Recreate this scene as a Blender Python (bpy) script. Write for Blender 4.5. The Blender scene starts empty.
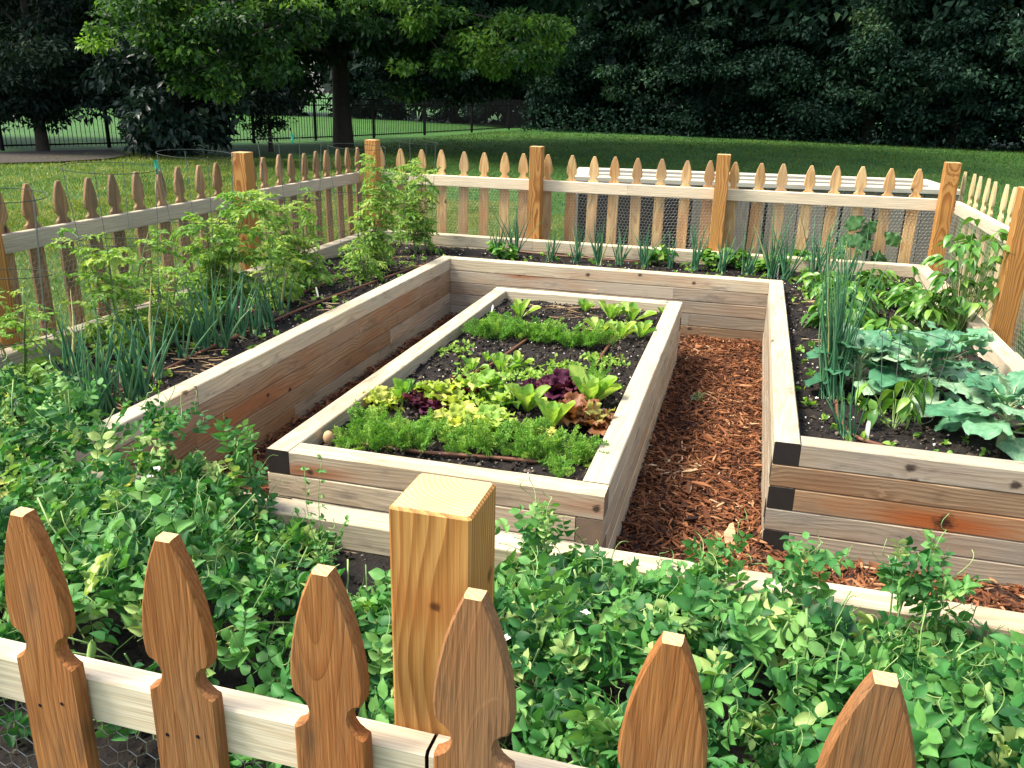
import bpy, math, random
import numpy as np
from mathutils import Vector, noise as mnoise

rng = np.random.default_rng(7)
random.seed(7)
scene = bpy.context.scene
COL = scene.collection
PI = math.pi

# ------------------------------------------------------------------ camera solve (metres)
CAM = np.array([-.1655, -2.9331, 1.5672]); FPX = 852.8
_a, _b, _c = [math.radians(v) for v in (18.7185, -15.2218, 1.301)]
FW = np.array([math.sin(_b) * math.cos(_a), math.cos(_b) * math.cos(_a), -math.sin(_a)])
_r = np.array([math.cos(_b), -math.sin(_b), 0]); _u = np.cross(_r, FW)
RT = math.cos(_c) * _r + math.sin(_c) * _u
UP = -math.sin(_c) * _r + math.cos(_c) * _u

def at(u, v, z, ax=2):
    """world point seen at a pixel of the photograph, on the plane axis=z"""
    d = FW + RT * (u - 512) / FPX + UP * (384 - v) / FPX
    return CAM + d * (z - CAM[ax]) / d[ax]

# ------------------------------------------------------------------ mesh building
def nrm(v):
    return v / np.maximum(np.linalg.norm(v, axis=-1, keepdims=True), 1e-9)

class G:
    """collects vertices and faces and links them as ONE mesh object"""
    def __init__(s):
        s.v = []; s.f = []; s.m = []; s.t = []; s.n = 0
    def add(s, verts, faces, tint=0.5, mi=0):
        verts = np.asarray(verts, float).reshape(-1, 3)
        s.v.append(verts)
        s.t.append(np.broadcast_to(np.asarray(tint, float), (len(verts),)))
        groups = {}
        if isinstance(faces, np.ndarray):
            groups[faces.shape[1]] = faces
        else:
            for f in faces: groups.setdefault(len(f), []).append(f)
        for k, fs in groups.items():
            fs = np.asarray(fs, int) + s.n
            s.f.append(fs); s.m.append(np.full(len(fs), mi))
        s.n += len(verts)
    def inst(s, tmpl, pos, R, scale, tint, mi=0):
        tv, tf = tmpl[:2]
        N = len(pos)
        if N == 0: return
        scale = np.asarray(scale, float)
        if scale.ndim == 1: scale = scale[:, None] * np.ones(3)
        P = np.einsum('nij,nkj->nki', R, tv[None] * scale[:, None, :]) + pos[:, None, :]
        off = (np.arange(N) * len(tv))[:, None, None]
        tint = np.repeat(np.broadcast_to(np.asarray(tint, float), (N,)), len(tv))
        if len(tmpl) > 2: tint = np.clip(tint + np.tile(tmpl[2], N), 0, 1)
        base = s.n
        s.v.append(P.reshape(-1, 3)); s.t.append(tint)
        for fs in tf:
            F = (fs[None] + off).reshape(-1, fs.shape[1]) + base
            s.f.append(F); s.m.append(np.full(len(F), mi))
        s.n += N * len(tv)
    def prisms(s, A, B, r, tint=.5, mi=0, sides=3):
        A = np.asarray(A, float); B = np.asarray(B, float)
        d = nrm(B - A); h = np.where(np.abs(d[:, 2:3]) > .9, [[1., 0, 0]], [[0, 0, 1.]])
        x = nrm(np.cross(d, h)); y = np.cross(d, x)
        vs = []
        for P in (A, B):
            for k in range(sides):
                a = 2 * PI * k / sides
                vs.append(P + r * (math.cos(a) * x + math.sin(a) * y))
        V = np.stack(vs, 1); N = len(A)
        f = np.array([[k, (k + 1) % sides, sides + (k + 1) % sides, sides + k] for k in range(sides)])
        F = (f[None] + (np.arange(N) * 2 * sides)[:, None, None]).reshape(-1, 4)
        s.add(V.reshape(-1, 3), F, tint, mi)
    def tube(s, path, r, tint=.5, mi=0, sides=5, cap=True):
        path = np.asarray(path, float); n = len(path)
        r = np.broadcast_to(np.asarray(r, float), (n,))
        t = nrm(np.gradient(path, axis=0))
        up = np.array([0, 0, 1.]) if abs(t[0][2]) < .9 else np.array([1., 0, 0])
        V = []
        for i in range(n):
            x = np.cross(t[i], up); x /= max(np.linalg.norm(x), 1e-6)
            y = np.cross(t[i], x); up = -y if np.dot(-y, up) > 0 else y
            up = up
            for k in range(sides):
                a = 2 * PI * k / sides
                V.append(path[i] + r[i] * (math.cos(a) * x + math.sin(a) * up))
        F = [[i * sides + k, i * sides + (k + 1) % sides, (i + 1) * sides + (k + 1) % sides, (i + 1) * sides + k]
             for i in range(n - 1) for k in range(sides)]
        if cap: F += [list(range(sides)), list(range((n - 1) * sides, n * sides))]
        s.add(V, F, tint, mi)
    def box(s, x0, x1, y0, y1, z0, z1, tint=.5, mi=0):
        V = [(x, y, z) for x in (x0, x1) for y in (y0, y1) for z in (z0, z1)]
        s.add(V, [[0, 1, 3, 2], [4, 6, 7, 5], [0, 4, 5, 1], [2, 3, 7, 6], [0, 2, 6, 4], [1, 5, 7, 3]], tint, mi)
    def build(s, name, mats, parent=None, loc=None, rot=None, smooth=True):
        me = bpy.data.meshes.new(name)
        V = np.concatenate(s.v); me.vertices.add(len(V)); me.vertices.foreach_set('co', V.ravel())
        sizes = np.concatenate([np.full(len(f), f.shape[1]) for f in s.f])
        loops = np.concatenate([f.ravel() for f in s.f])
        me.loops.add(len(loops)); me.loops.foreach_set('vertex_index', loops.astype(np.int32))
        me.polygons.add(len(sizes))
        st = np.concatenate([[0], np.cumsum(sizes)[:-1]])
        me.polygons.foreach_set('loop_start', st.astype(np.int32))
        me.polygons.foreach_set('loop_total', sizes.astype(np.int32))
        me.polygons.foreach_set('material_index', np.concatenate(s.m).astype(np.int32))
        me.polygons.foreach_set('use_smooth', np.full(len(sizes), smooth))
        at_ = me.attributes.new('tint', 'FLOAT', 'POINT')
        at_.data.foreach_set('value', np.concatenate(s.t).astype(np.float32))
        for m in (mats if isinstance(mats, (list, tuple)) else [mats]): me.materials.append(m)
        me.update(calc_edges=True); me.validate()
        o = bpy.data.objects.new(name, me); COL.objects.link(o)
        if parent: o.parent = parent
        if loc is not None: o.location = loc
        if rot is not None: o.rotation_euler = rot
        return o

def tag(o, label=None, cat=None, group=None, kind=None):
    if label: o['label'] = label
    if cat: o['category'] = cat
    if group: o['group'] = group
    if kind: o['kind'] = kind
    return o

def thing(name, label, cat, loc=(0, 0, 0), rz=0, group=None):
    o = bpy.data.objects.new(name, None); COL.objects.link(o)
    o.location = loc; o.rotation_euler = (0, 0, rz); o.empty_display_size = .1
    return tag(o, label, cat, group)

def dup(root, loc, rz=0, scale=1, label=None, group=None):
    r = root.copy(); COL.objects.link(r)
    r.location = loc; r.rotation_euler = (0, 0, rz); r.scale = (scale,) * 3
    if label: r['label'] = label
    if group: r['group'] = group
    for ch in root.children:
        c = ch.copy(); COL.objects.link(c); c.parent = r
        for g in ch.children:
            d = g.copy(); COL.objects.link(d); d.parent = c
    return r

# ------------------------------------------------------------------ materials
def newmat(name):
    m = bpy.data.materials.new(name); m.use_nodes = True
    nt = m.node_tree; nt.nodes.clear()
    out = nt.nodes.new('ShaderNodeOutputMaterial')
    return m, nt, out

class N:
    def __init__(s, nt): s.nt = nt
    def __call__(s, typ, ins=None, **kw):
        n = s.nt.nodes.new('ShaderNode' + typ)
        for k, v in kw.items(): setattr(n, k, v)
        for k, v in (ins or {}).items():
            if isinstance(v, bpy.types.NodeSocket): s.nt.links.new(v, n.inputs[k])
            else: n.inputs[k].default_value = v
        return n
    def math(s, op, a, b=0.0, c=None, clamp=False):
        ins = {0: a, 1: b}
        if c is not None: ins[2] = c
        n = s('Math', ins, operation=op, use_clamp=clamp)
        return n.outputs[0]
    def mapr(s, v, a, b, c=0.0, d=1.0, smooth=True):
        n = s('MapRange', {0: v, 1: a, 2: b, 3: c, 4: d})
        n.interpolation_type = 'SMOOTHSTEP' if smooth else 'LINEAR'
        return n.outputs[0]
    def ramp(s, v, stops):
        n = s('ValToRGB', {0: v}); cr = n.color_ramp
        while len(cr.elements) < len(stops): cr.elements.new(.5)
        for e, (p, c) in zip(cr.elements, stops): e.position = p; e.color = (*c, 1)
        return n.outputs[0]
    def mix(s, f, a, b, blend='MIX'):
        n = s('Mix', data_type='RGBA', blend_type=blend)
        for i, v in ((0, f), (6, a), (7, b)):
            if isinstance(v, bpy.types.NodeSocket): s.nt.links.new(v, n.inputs[i])
            elif i == 0: n.inputs[0].default_value = v
            else: n.inputs[i].default_value = (*v, 1)
        return n.outputs[2]

def wood(name, dark, mid, light, axis='X', ring=.011, grey=(.30, .27, .22), grey_amt=.5, red=None, red_amt=0.0,
         pith=(.03, -.05), knot=(.05, .02, .01), knot_amt=.3, contrast=1.0, vary=.25, rough=.75, bump=.25, end=False, sc=1.0, blotch=None, blotch_amt=0.0, knots=(), halo=(.34, .10, .028)):
    m, nt, out = newmat(name); n = N(nt)
    tc = n('TexCoord').outputs['Object']
    rnd = n('ObjectInfo').outputs['Random']
    sp = n('SeparateXYZ', {0: tc}).outputs
    X, Y, Z = (sp[0], sp[1], sp[2]) if axis == 'X' else (sp[2], sp[0], sp[1])
    X = n.math('ADD', X, n.math('MULTIPLY', rnd, 37.0))
    P = n('CombineXYZ', {0: X, 1: Y, 2: Z}).outputs[0]
    def nz(scale, detail=2.0, rough_=.5, dim=(1, 1, 1)):
        mp = n('Mapping', {0: P}); mp.inputs['Scale'].default_value = dim
        return n('TexNoise', {'Vector': mp.outputs[0], 'Scale': scale, 'Detail': detail, 'Roughness': rough_}).outputs[0]
    # knots
    mp = n('Mapping', {0: P}); mp.inputs['Scale'].default_value = (5.5 / sc, 8.5 / sc, 8.5 / sc)
    vor = n('TexVoronoi', {'Vector': mp.outputs[0], 'Scale': 1.0})
    kd = vor.outputs['Distance']
    ksel = n.math('LESS_THAN', n('SeparateColor', {0: vor.outputs['Color']}).outputs[0], knot_amt)
    kd = n.math('ADD', kd, n.math('MULTIPLY', n.math('SUBTRACT', nz(60, 1), .5), .1))
    kmask = n.math('MULTIPLY', n.mapr(kd, .06, .15, 1, 0), ksel)
    kwarp = n.math('MULTIPLY', n.mapr(kd, 0, .5, 1, 0), ksel)
    # growth rings
    warp = n.math('MULTIPLY', n.math('SUBTRACT', nz(1.0, 2.0, .5, (2.2, 7, 7)), .5), .05 * sc)
    ry = n.math('SUBTRACT', Y, n.math('ADD', pith[0], n.math('MULTIPLY', n.math('SUBTRACT', rnd, .5), .06)))
    rz = n.math('SUBTRACT', Z, pith[1])
    rad = n.math('SQRT', n.math('ADD', n.math('MULTIPLY', ry, ry), n.math('MULTIPLY', rz, rz)))
    rad = n.math('ADD', n.math('ADD', rad, warp), n.math('MULTIPLY', kwarp, .018 * sc))
    ph = n.math('FRACT', n.math('DIVIDE', rad, ring))
    late = n.math('MULTIPLY', n.mapr(ph, .25, .85), n.mapr(ph, .93, 1.0, 1, 0))
    late = n.math('MULTIPLY', late, contrast)
    fib = nz(1.0, 3.0, .6, (14, 260, 260))
    c = n.ramp(n.math('ADD', n.math('MULTIPLY', late, .75), n.math('MULTIPLY', n.math('SUBTRACT', fib, .4), .5)),
               [(.0, light), (.4, mid), (.95, dark)])
    big = nz(1.0, 3.0, .55, (2.5, 9, 9))
    if red:
        rm = n.math('MULTIPLY', n.mapr(nz(1.0, 2.0, .5, (1.7, 5, 5)), .5 - .12, .66), red_amt, clamp=True)
        c = n.mix(rm, c, red)
    gm = n.math('MULTIPLY', n.mapr(n.math('ADD', big, n.math('MULTIPLY', n.math('SUBTRACT', rnd, .5), .3)), .38, .68), grey_amt, clamp=True)
    c = n.mix(gm, c, n.mix(.5, grey, c, 'MULTIPLY') if False else grey)
    if blotch:
        bm = n.math('MULTIPLY', n.mapr(nz(1.0, 4.0, .6, (5, 16, 16)), .56, .74), blotch_amt, clamp=True)
        c = n.mix(bm, c, blotch)
    c = n.mix(n.math('MULTIPLY', kmask, .9), c, knot)
    for (kx, ky, kz, kr, hl) in knots:      # single large knots, in the piece's own coordinates
        off = n('VectorMath', {0: tc, 1: (kx, ky, kz)}, operation='SUBTRACT')
        mp2 = n('Mapping', {0: off.outputs[0]}); mp2.inputs['Scale'].default_value = (.85, 1, 1)
        dd = n('VectorMath', {0: mp2.outputs[0]}, operation='LENGTH').outputs['Value']
        dd = n.math('ADD', dd, n.math('ADD', n.math('MULTIPLY', n.math('SUBTRACT', nz(22, 2), .5), kr * 1.7), n.math('MULTIPLY', n.math('SUBTRACT', nz(1.0, 4, .7, (60, 260, 260)), .5), kr * 1.6)))
        mp3 = n('Mapping', {0: off.outputs[0]}); mp3.inputs['Scale'].default_value = (.22, 1.2, 1.2)
        d3 = n('VectorMath', {0: mp3.outputs[0]}, operation='LENGTH').outputs['Value']
        d3 = n.math('ADD', d3, n.math('MULTIPLY', n.math('SUBTRACT', big, .5), .05))
        c = n.mix(n.math('MULTIPLY', n.mapr(d3, .01, .065, 1, 0), hl), c, halo)
        c = n.mix(n.math('MULTIPLY', n.mapr(dd, kr * .35, kr * 1.25, 1, 0), .95), c, knot)
    # fine fibre streaks and per-piece variation
    st = n.mapr(nz(1.0, 3.0, .65, (5, 420, 420)), .25, .75, .72, 1.18)
    c = n.mix(1.0, c, n('CombineColor', {0: st, 1: st, 2: st}).outputs[0], 'MULTIPLY')
    vv = n.math('ADD', 1 - vary * .5, n.math('MULTIPLY', n.math('FRACT', n.math('MULTIPLY', rnd, 7.13)), vary))
    c = n.mix(1.0, c, n('CombineColor', {0: vv, 1: vv, 2: n.math('MULTIPLY', vv, .98)}).outputs[0], 'MULTIPLY')
    h = n.math('ADD', n.math('MULTIPLY', late, .4), n.math('ADD', fib, n.math('MULTIPLY', kmask, -.8)))
    bp = n('Bump', {'Strength': bump, 'Distance': .002, 'Height': h})
    b = n('BsdfPrincipled', {'Base Color': c, 'Roughness': rough, 'Normal': bp.outputs[0]})
    b.inputs['Specular IOR Level'].default_value = .25
    nt.links.new(b.outputs[0], out.inputs[0])
    return m

def end_grain(name, a, b_, ring=.006, ax=(1, 2), off=(.01, -.02)):
    m, nt, out = newmat(name); n = N(nt)
    tc = n('TexCoord').outputs['Object']
    sp = n('SeparateXYZ', {0: tc}).outputs
    nzv = n('TexNoise', {'Vector': tc, 'Scale': 25.0, 'Detail': 4.0}).outputs[0]
    y = n.math('SUBTRACT', sp[ax[0]], off[0]); z = n.math('SUBTRACT', sp[ax[1]], off[1])
    r = n.math('SQRT', n.math('ADD', n.math('MULTIPLY', y, y), n.math('MULTIPLY', z, z)))
    r = n.math('ADD', r, n.math('MULTIPLY', nzv, .006))
    ph = n.math('FRACT', n.math('DIVIDE', r, ring))
    c = n.mix(n.math('MULTIPLY', n.math('ADD', n.mapr(ph, .3, .9), nzv), .5), b_, a)
    b = n('BsdfPrincipled', {'Base Color': c, 'Roughness': .85})
    b.inputs['Specular IOR Level'].default_value = .2
    nt.links.new(b.outputs[0], out.inputs[0])
    return m

def leafmat(name, stops, trans=.35, rough=.45, spec=.4, vein=0.0):
    """leaf colours run along the per-leaf 'tint' attribute"""
    m, nt, out = newmat(name); n = N(nt)
    t = n('Attribute', attribute_name='tint').outputs['Fac']
    c = n.ramp(t, stops)
    nzv = n('TexNoise', {'Vector': n('TexCoord').outputs['Object'], 'Scale': 40.0, 'Detail': 2.0}).outputs[0]
    k = n.mapr(nzv, .3, .7, .82, 1.15)
    c = n.mix(1.0, c, n('CombineColor', {0: k, 1: k, 2: k}).outputs[0], 'MULTIPLY')
    b = n('BsdfPrincipled', {'Base Color': c, 'Roughness': rough})
    b.inputs['Specular IOR Level'].default_value = spec
    tr = n('BsdfTranslucent', {'Color': n.mix(1.0, c, (1.25, 1.3, .6), 'MULTIPLY')})
    mx = n('MixShader', {0: trans, 1: b.outputs[0], 2: tr.outputs[0]})
    nt.links.new(mx.outputs[0], out.inputs[0])
    return m

def plain(name, col, rough=.6, metal=0.0, spec=.4, noise=.0, nscale=20):
    m, nt, out = newmat(name); n = N(nt)
    c = (*col, 1)
    if noise:
        nzv = n('TexNoise', {'Vector': n('TexCoord').outputs['Object'], 'Scale': nscale, 'Detail': 4.0}).outputs[0]
        c = n.mix(nzv, tuple(v * (1 - noise) for v in col), tuple(min(1, v * (1 + noise)) for v in col))
    b = n('BsdfPrincipled', {'Base Color': c, 'Roughness': rough, 'Metallic': metal})
    b.inputs['Specular IOR Level'].default_value = spec
    nt.links.new(b.outputs[0], out.inputs[0])
    return m

def tintmat(name, stops, rough=.8, spec=.25):
    m, nt, out = newmat(name); n = N(nt)
    c = n.ramp(n('Attribute', attribute_name='tint').outputs['Fac'], stops)
    b = n('BsdfPrincipled', {'Base Color': c, 'Roughness': rough})
    b.inputs['Specular IOR Level'].default_value = spec
    nt.links.new(b.outputs[0], out.inputs[0])
    return m

M = {}
# weathered cedar timbers: grey-beige top course, browner courses below
M['timber_top'] = wood('timber_top', (.30, .235, .15), (.46, .385, .265), (.57, .49, .36), grey=(.41, .37, .29), grey_amt=.75, red=(.30, .17, .09), red_amt=.35,
                       knot=(.05, .035, .025), knot_amt=.2, contrast=.55, blotch=(.17, .14, .11), blotch_amt=.65, bump=.3)
M['timber'] = wood('timber', (.18, .11, .065), (.30, .205, .13), (.38, .285, .19), grey=(.29, .235, .175), grey_amt=.7, red=(.26, .115, .045), red_amt=.6,
                   knot=(.035, .016, .01), knot_amt=.28, contrast=.6, blotch=(.10, .065, .04), blotch_amt=.5, bump=.3, vary=.4)
KW_TOP = dict(dark=(.30, .235, .15), mid=(.46, .385, .265), light=(.57, .49, .36), grey=(.41, .37, .29), grey_amt=.75, red=(.30, .17, .09), red_amt=.35,
              knot=(.05, .035, .025), knot_amt=.2, contrast=.55, blotch=(.17, .14, .11), blotch_amt=.65, bump=.3)
KW_GREY = dict(dark=(.17, .13, .09), mid=(.28, .23, .17), light=(.37, .315, .24), grey=(.25, .225, .185), grey_amt=.8, red=(.25, .13, .07), red_amt=.4,
               knot=(.035, .02, .014), knot_amt=.25, contrast=.6, blotch=(.12, .095, .07), blotch_amt=.6, bump=.3, vary=.3)
KW_BROWN = dict(dark=(.14, .08, .042), mid=(.22, .15, .09), light=(.32, .22, .135), grey=(.25, .185, .13), grey_amt=.6, red=(.21, .095, .04), red_amt=.6,
                knot=(.03, .014, .009), knot_amt=.28, contrast=.65, blotch=(.085, .05, .03), blotch_amt=.55, bump=.3, vary=.3)
KW_ORANGE = dict(dark=(.19, .10, .05), mid=(.32, .195, .105), light=(.41, .275, .165), grey=(.30, .225, .15), grey_amt=.6, red=(.32, .125, .042), red_amt=.7,
                 knot=(.03, .012, .008), knot_amt=.1, contrast=.5, blotch=(.14, .075, .04), blotch_amt=.35, bump=.3, vary=.15)
M['timber_grey'] = wood('timber_grey', **KW_GREY)
M['timber_brown'] = wood('timber_brown', **KW_BROWN)
M['timber_orange'] = wood('timber_orange', **KW_ORANGE)
def knotty(kw, *knots):
    return wood('timber_knotty', **{**kw, 'knots': knots})
M['timber_end'] = end_grain('timber_end', (.008, .008, .009), (.04, .033, .027))
M['timber_end_light'] = end_grain('timber_end_light', (.09, .06, .04), (.27, .20, .14))
KW_POST = dict(dark=(.20, .07, .014), mid=(.37, .165, .042), light=(.46, .24, .075), axis='Z', ring=.0062, grey=(.36, .19, .06), grey_amt=.3, pith=(.03, .055),
                 knot=(.09, .028, .008), knot_amt=.14, contrast=1.0, vary=.2, rough=.6, bump=.2)
M['post'] = wood('post', **KW_POST)
M['picket_front'] = wood('picket_front', (.11, .036, .011), (.21, .078, .022), (.29, .125, .04), axis='Z', ring=.0046, grey=(.20, .135, .08), grey_amt=.5, red=(.24, .078, .02), red_amt=.55,
                         pith=(.0, .045), knot=(.06, .02, .01), knot_amt=.1, contrast=.42, vary=.4, rough=.8, bump=.8, blotch=(.085, .042, .02), blotch_amt=.75)
M['picket'] = wood('picket', (.34, .18, .06), (.55, .34, .14), (.66, .46, .22), axis='Z', ring=.012, grey=(.30, .21, .13), grey_amt=.55, red=(.37, .17, .065), red_amt=.7,
                   pith=(.0, .05), knot=(.05, .025, .012), knot_amt=.12, contrast=.7, vary=.45, bump=.2, blotch=(.12, .075, .045), blotch_amt=.4)
M['rail'] = wood('rail', (.46, .35, .22), (.62, .51, .36), (.70, .60, .45), grey=(.50, .44, .35), grey_amt=.5, knot=(.12, .07, .035), knot_amt=.12, contrast=.45, vary=.12, bump=.2)
M['rail_grey'] = wood('rail_grey', (.30, .23, .16), (.42, .345, .26), (.50, .42, .33), grey=(.36, .32, .26), grey_amt=.6, knot=(.1, .06, .035), knot_amt=.15, contrast=.45, vary=.12)
M['post_end'] = end_grain('post_end', (.36, .23, .10), (.52, .40, .23), ring=.006, ax=(0, 1), off=(.03, .05))
M['wire'] = plain('wire', (.34, .34, .32), .45, .7)
M['cage'] = plain('cage', (.03, .042, .04), .7, 0, .2)
M['clip'] = plain('clip', (.02, .42, .33), .4)
M['iron'] = plain('iron', (.008, .008, .01), .8, 0, .1)
M['white'] = plain('white', (.8, .8, .76), .5)
M['hose'] = plain('hose', (.13, .055, .03), .5, noise=.25)
M['soil'] = None

# ------------------------------------------------------------------ templates
def leaf_t(w=.5, fold=.12, droop=.15, n=3, prof=None, ruffle=0.0, fr=3.0, curl=0.0, cols=1, seed=0, rib=0.0):
    """leaf along +Y, unit length; 2*cols+1 columns, n rows"""
    r = np.random.default_rng(seed)
    V = []; ts = np.linspace(0, 1, n + 2); RB = []
    prof = prof or (lambda t: math.sin(PI * t ** .8) ** .8)
    off = r.uniform(0, 6.28, 2)
    for t in ts:
        hw = w * .5 * prof(min(max(t, .0), 1.0))
        for c in range(-cols, cols + 1):
            s_ = c / cols
            z = fold * abs(s_) * hw * 2 - droop * t * t + curl * (s_ * s_) * hw
            if ruffle: z += ruffle * abs(s_) ** 1.5 * math.sin(fr * 2 * PI * t + off[0 if c < 0 else 1]) + ruffle * .4 * (r.random() - .5) * abs(s_)
            rx = 1 + (ruffle * 2.2 * math.sin(fr * 2 * PI * t * 1.3 + off[1 if c < 0 else 0]) * abs(s_) if ruffle else 0)
            RB.append(rib * (1 - t) if c == 0 else (rib * .35 if rib and (c + int(t * 14)) % 4 == 0 else 0.0))
            V.append((s_ * hw * rx, t + (ruffle * .6 * math.cos(fr * 7 * t + c) * abs(s_) if ruffle else 0), z))
    k = 2 * cols + 1
    F = [[i * k + c, i * k + c + 1, (i + 1) * k + c + 1, (i + 1) * k + c] for i in range(len(ts) - 1) for c in range(k - 1)]
    if rib: return np.array(V), [np.array(F)], np.array(RB)
    return np.array(V), [np.array(F)]

def diamond_t(w=.5, fold=.15, droop=.2):
    V = np.array([(0, 0, 0), (-w / 2, .45, fold * w), (0, .5, -.0), (w / 2, .45, fold * w), (0, 1, -droop)])
    return V, [np.array([(0, 2, 1), (0, 3, 2), (1, 2, 4), (2, 3, 4)])]

L_OVAL = leaf_t(.72, .18, .16, 3)
L_ROUND = leaf_t(.95, .22, .2, 3, lambda t: math.sin(PI * t ** .62) ** .7)
L_LANCE = leaf_t(.34, .3, .3, 4, lambda t: math.sin(PI * t ** .75))
L_DIA = diamond_t()

def frames(d, nn):
    d = nrm(np.asarray(d, float)); x = nrm(np.cross(d, nn)); z = np.cross(x, d)
    return np.stack([x, d, z], -1)

def rand_dirs(n, up=0.0, flat=1.0):
    v = rng.normal(size=(n, 3)); v[:, 2] = v[:, 2] * flat + up
    return nrm(v)

def leaves(g, tmpl, pos, d, size, tint, mi=0, nup=1.0, wide=1.0):
    pos = np.asarray(pos, float).reshape(-1, 3); n = len(pos)
    d = np.broadcast_to(np.asarray(d, float), (n, 3))
    nn = nrm(rng.normal(size=(n, 3)) * .5 + np.array([0, 0, nup]))
    size = np.broadcast_to(np.asarray(size, float), (n,))
    sc = np.stack([size * wide, size, size], -1)
    g.inst(tmpl, pos, frames(d, nn), sc, tint, mi)

def curve(p0, d0, L, n=6, droop=0.0, wig=.1):
    d = nrm(np.asarray(d0, float)); p = np.asarray(p0, float); out = [p]
    for i in range(n - 1):
        d = nrm(d + np.array([0, 0, -droop / n]) + rng.normal(size=3) * wig / n ** .5 * .5)
        p = p + d * L / (n - 1); out.append(p)
    return np.array(out)

# ------------------------------------------------------------------ wood pieces
CH = .004
def bar_mesh(L, w, h, mats, ch=CH, jitter=.0015, name='timber', parent=None, loc=(0, 0, 0), rot=(0, 0, 0), segs=6):
    """squared timber along local X, chamfered long edges, slightly uneven; ends get the second material"""
    g = G(); sec = []
    for sx, sy in ((-1, -1), (1, -1), (1, 1), (-1, 1)):
        a = (sx * w / 2, sy * (h / 2 - ch)); b = (sx * (w / 2 - ch), sy * h / 2)
        sec += [a, b] if (sx * sy > 0) else [b, a]
    # order: around
    sec = sorted(set(sec), key=lambda p: math.atan2(p[1], p[0]))
    V = []; xs = np.linspace(-L / 2, L / 2, segs + 1)
    for i, x in enumerate(xs):
        jy, jz = rng.normal(size=2) * jitter * .5
        for (y, z) in sec: V.append((x, y + jy, z + jz * .5))
    k = 8
    F = [[i * k + j, i * k + (j + 1) % k, (i + 1) * k + (j + 1) % k, (i + 1) * k + j] for i in range(segs) for j in range(k)]
    g.add(V, F)
    g.f.append(np.array([list(range(k))[::-1], [segs * k + j for j in range(k)]])); g.m.append(np.array([1, 1]))
    return g.build(name, mats, parent, loc, rot, smooth=False)

HW = .0
def timber(parent, x0, x1, y0, y1, z0, z1, mat, end=None, name='timber', gap=.0012, label=None):
    """axis-aligned timber between two corners, long axis found by itself"""
    lx, ly = x1 - x0, y1 - y0
    m = [mat, end or M['timber_end']]
    c = ((x0 + x1) / 2, (y0 + y1) / 2, (z0 + z1) / 2)
    if lx >= ly: o = bar_mesh(lx - gap, ly, z1 - z0 - gap, m, name=name, parent=parent, loc=c)
    else: o = bar_mesh(ly - gap, lx, z1 - z0 - gap, m, name=name, parent=parent, loc=c, rot=(0, 0, PI / 2))
    if label: o['label'] = label
    return o

T = .089
XL_, YB_ = -2.238, 2.893            # inner faces of the ring's left and back walls
OX0, OX1, OY1 = -3.229, 1.042, 3.825  # inner faces of the outer border
FY0, FY1 = -1.012, -.923            # front inner wall
H = .4325; PT = H / 5
EX1 = OX1 + T
ring = thing('raised_bed', 'large weathered timber raised bed running round the garden inside the picket fence', 'raised bed', (0, 0, 0))
def lay(k): return H - (k + 1) * PT, H - k * PT
def zc(k): z0, z1 = lay(k); return (z0 + z1) / 2
def kn_y(u, v, y, xc, k, r, hl):      # knot seen on a face y = const of a timber lying along X
    q = at(u, v, y, 1); return (q[0] - xc, -.045 if True else 0, q[2] - zc(k), r, hl)
def kn_x(u, v, x, yc, k, r, hl):      # knot on the +X face of a timber lying along Y (turned a quarter)
    q = at(u, v, x, 0); return (q[1] - yc, -.045, q[2] - zc(k), r, hl)
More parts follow.
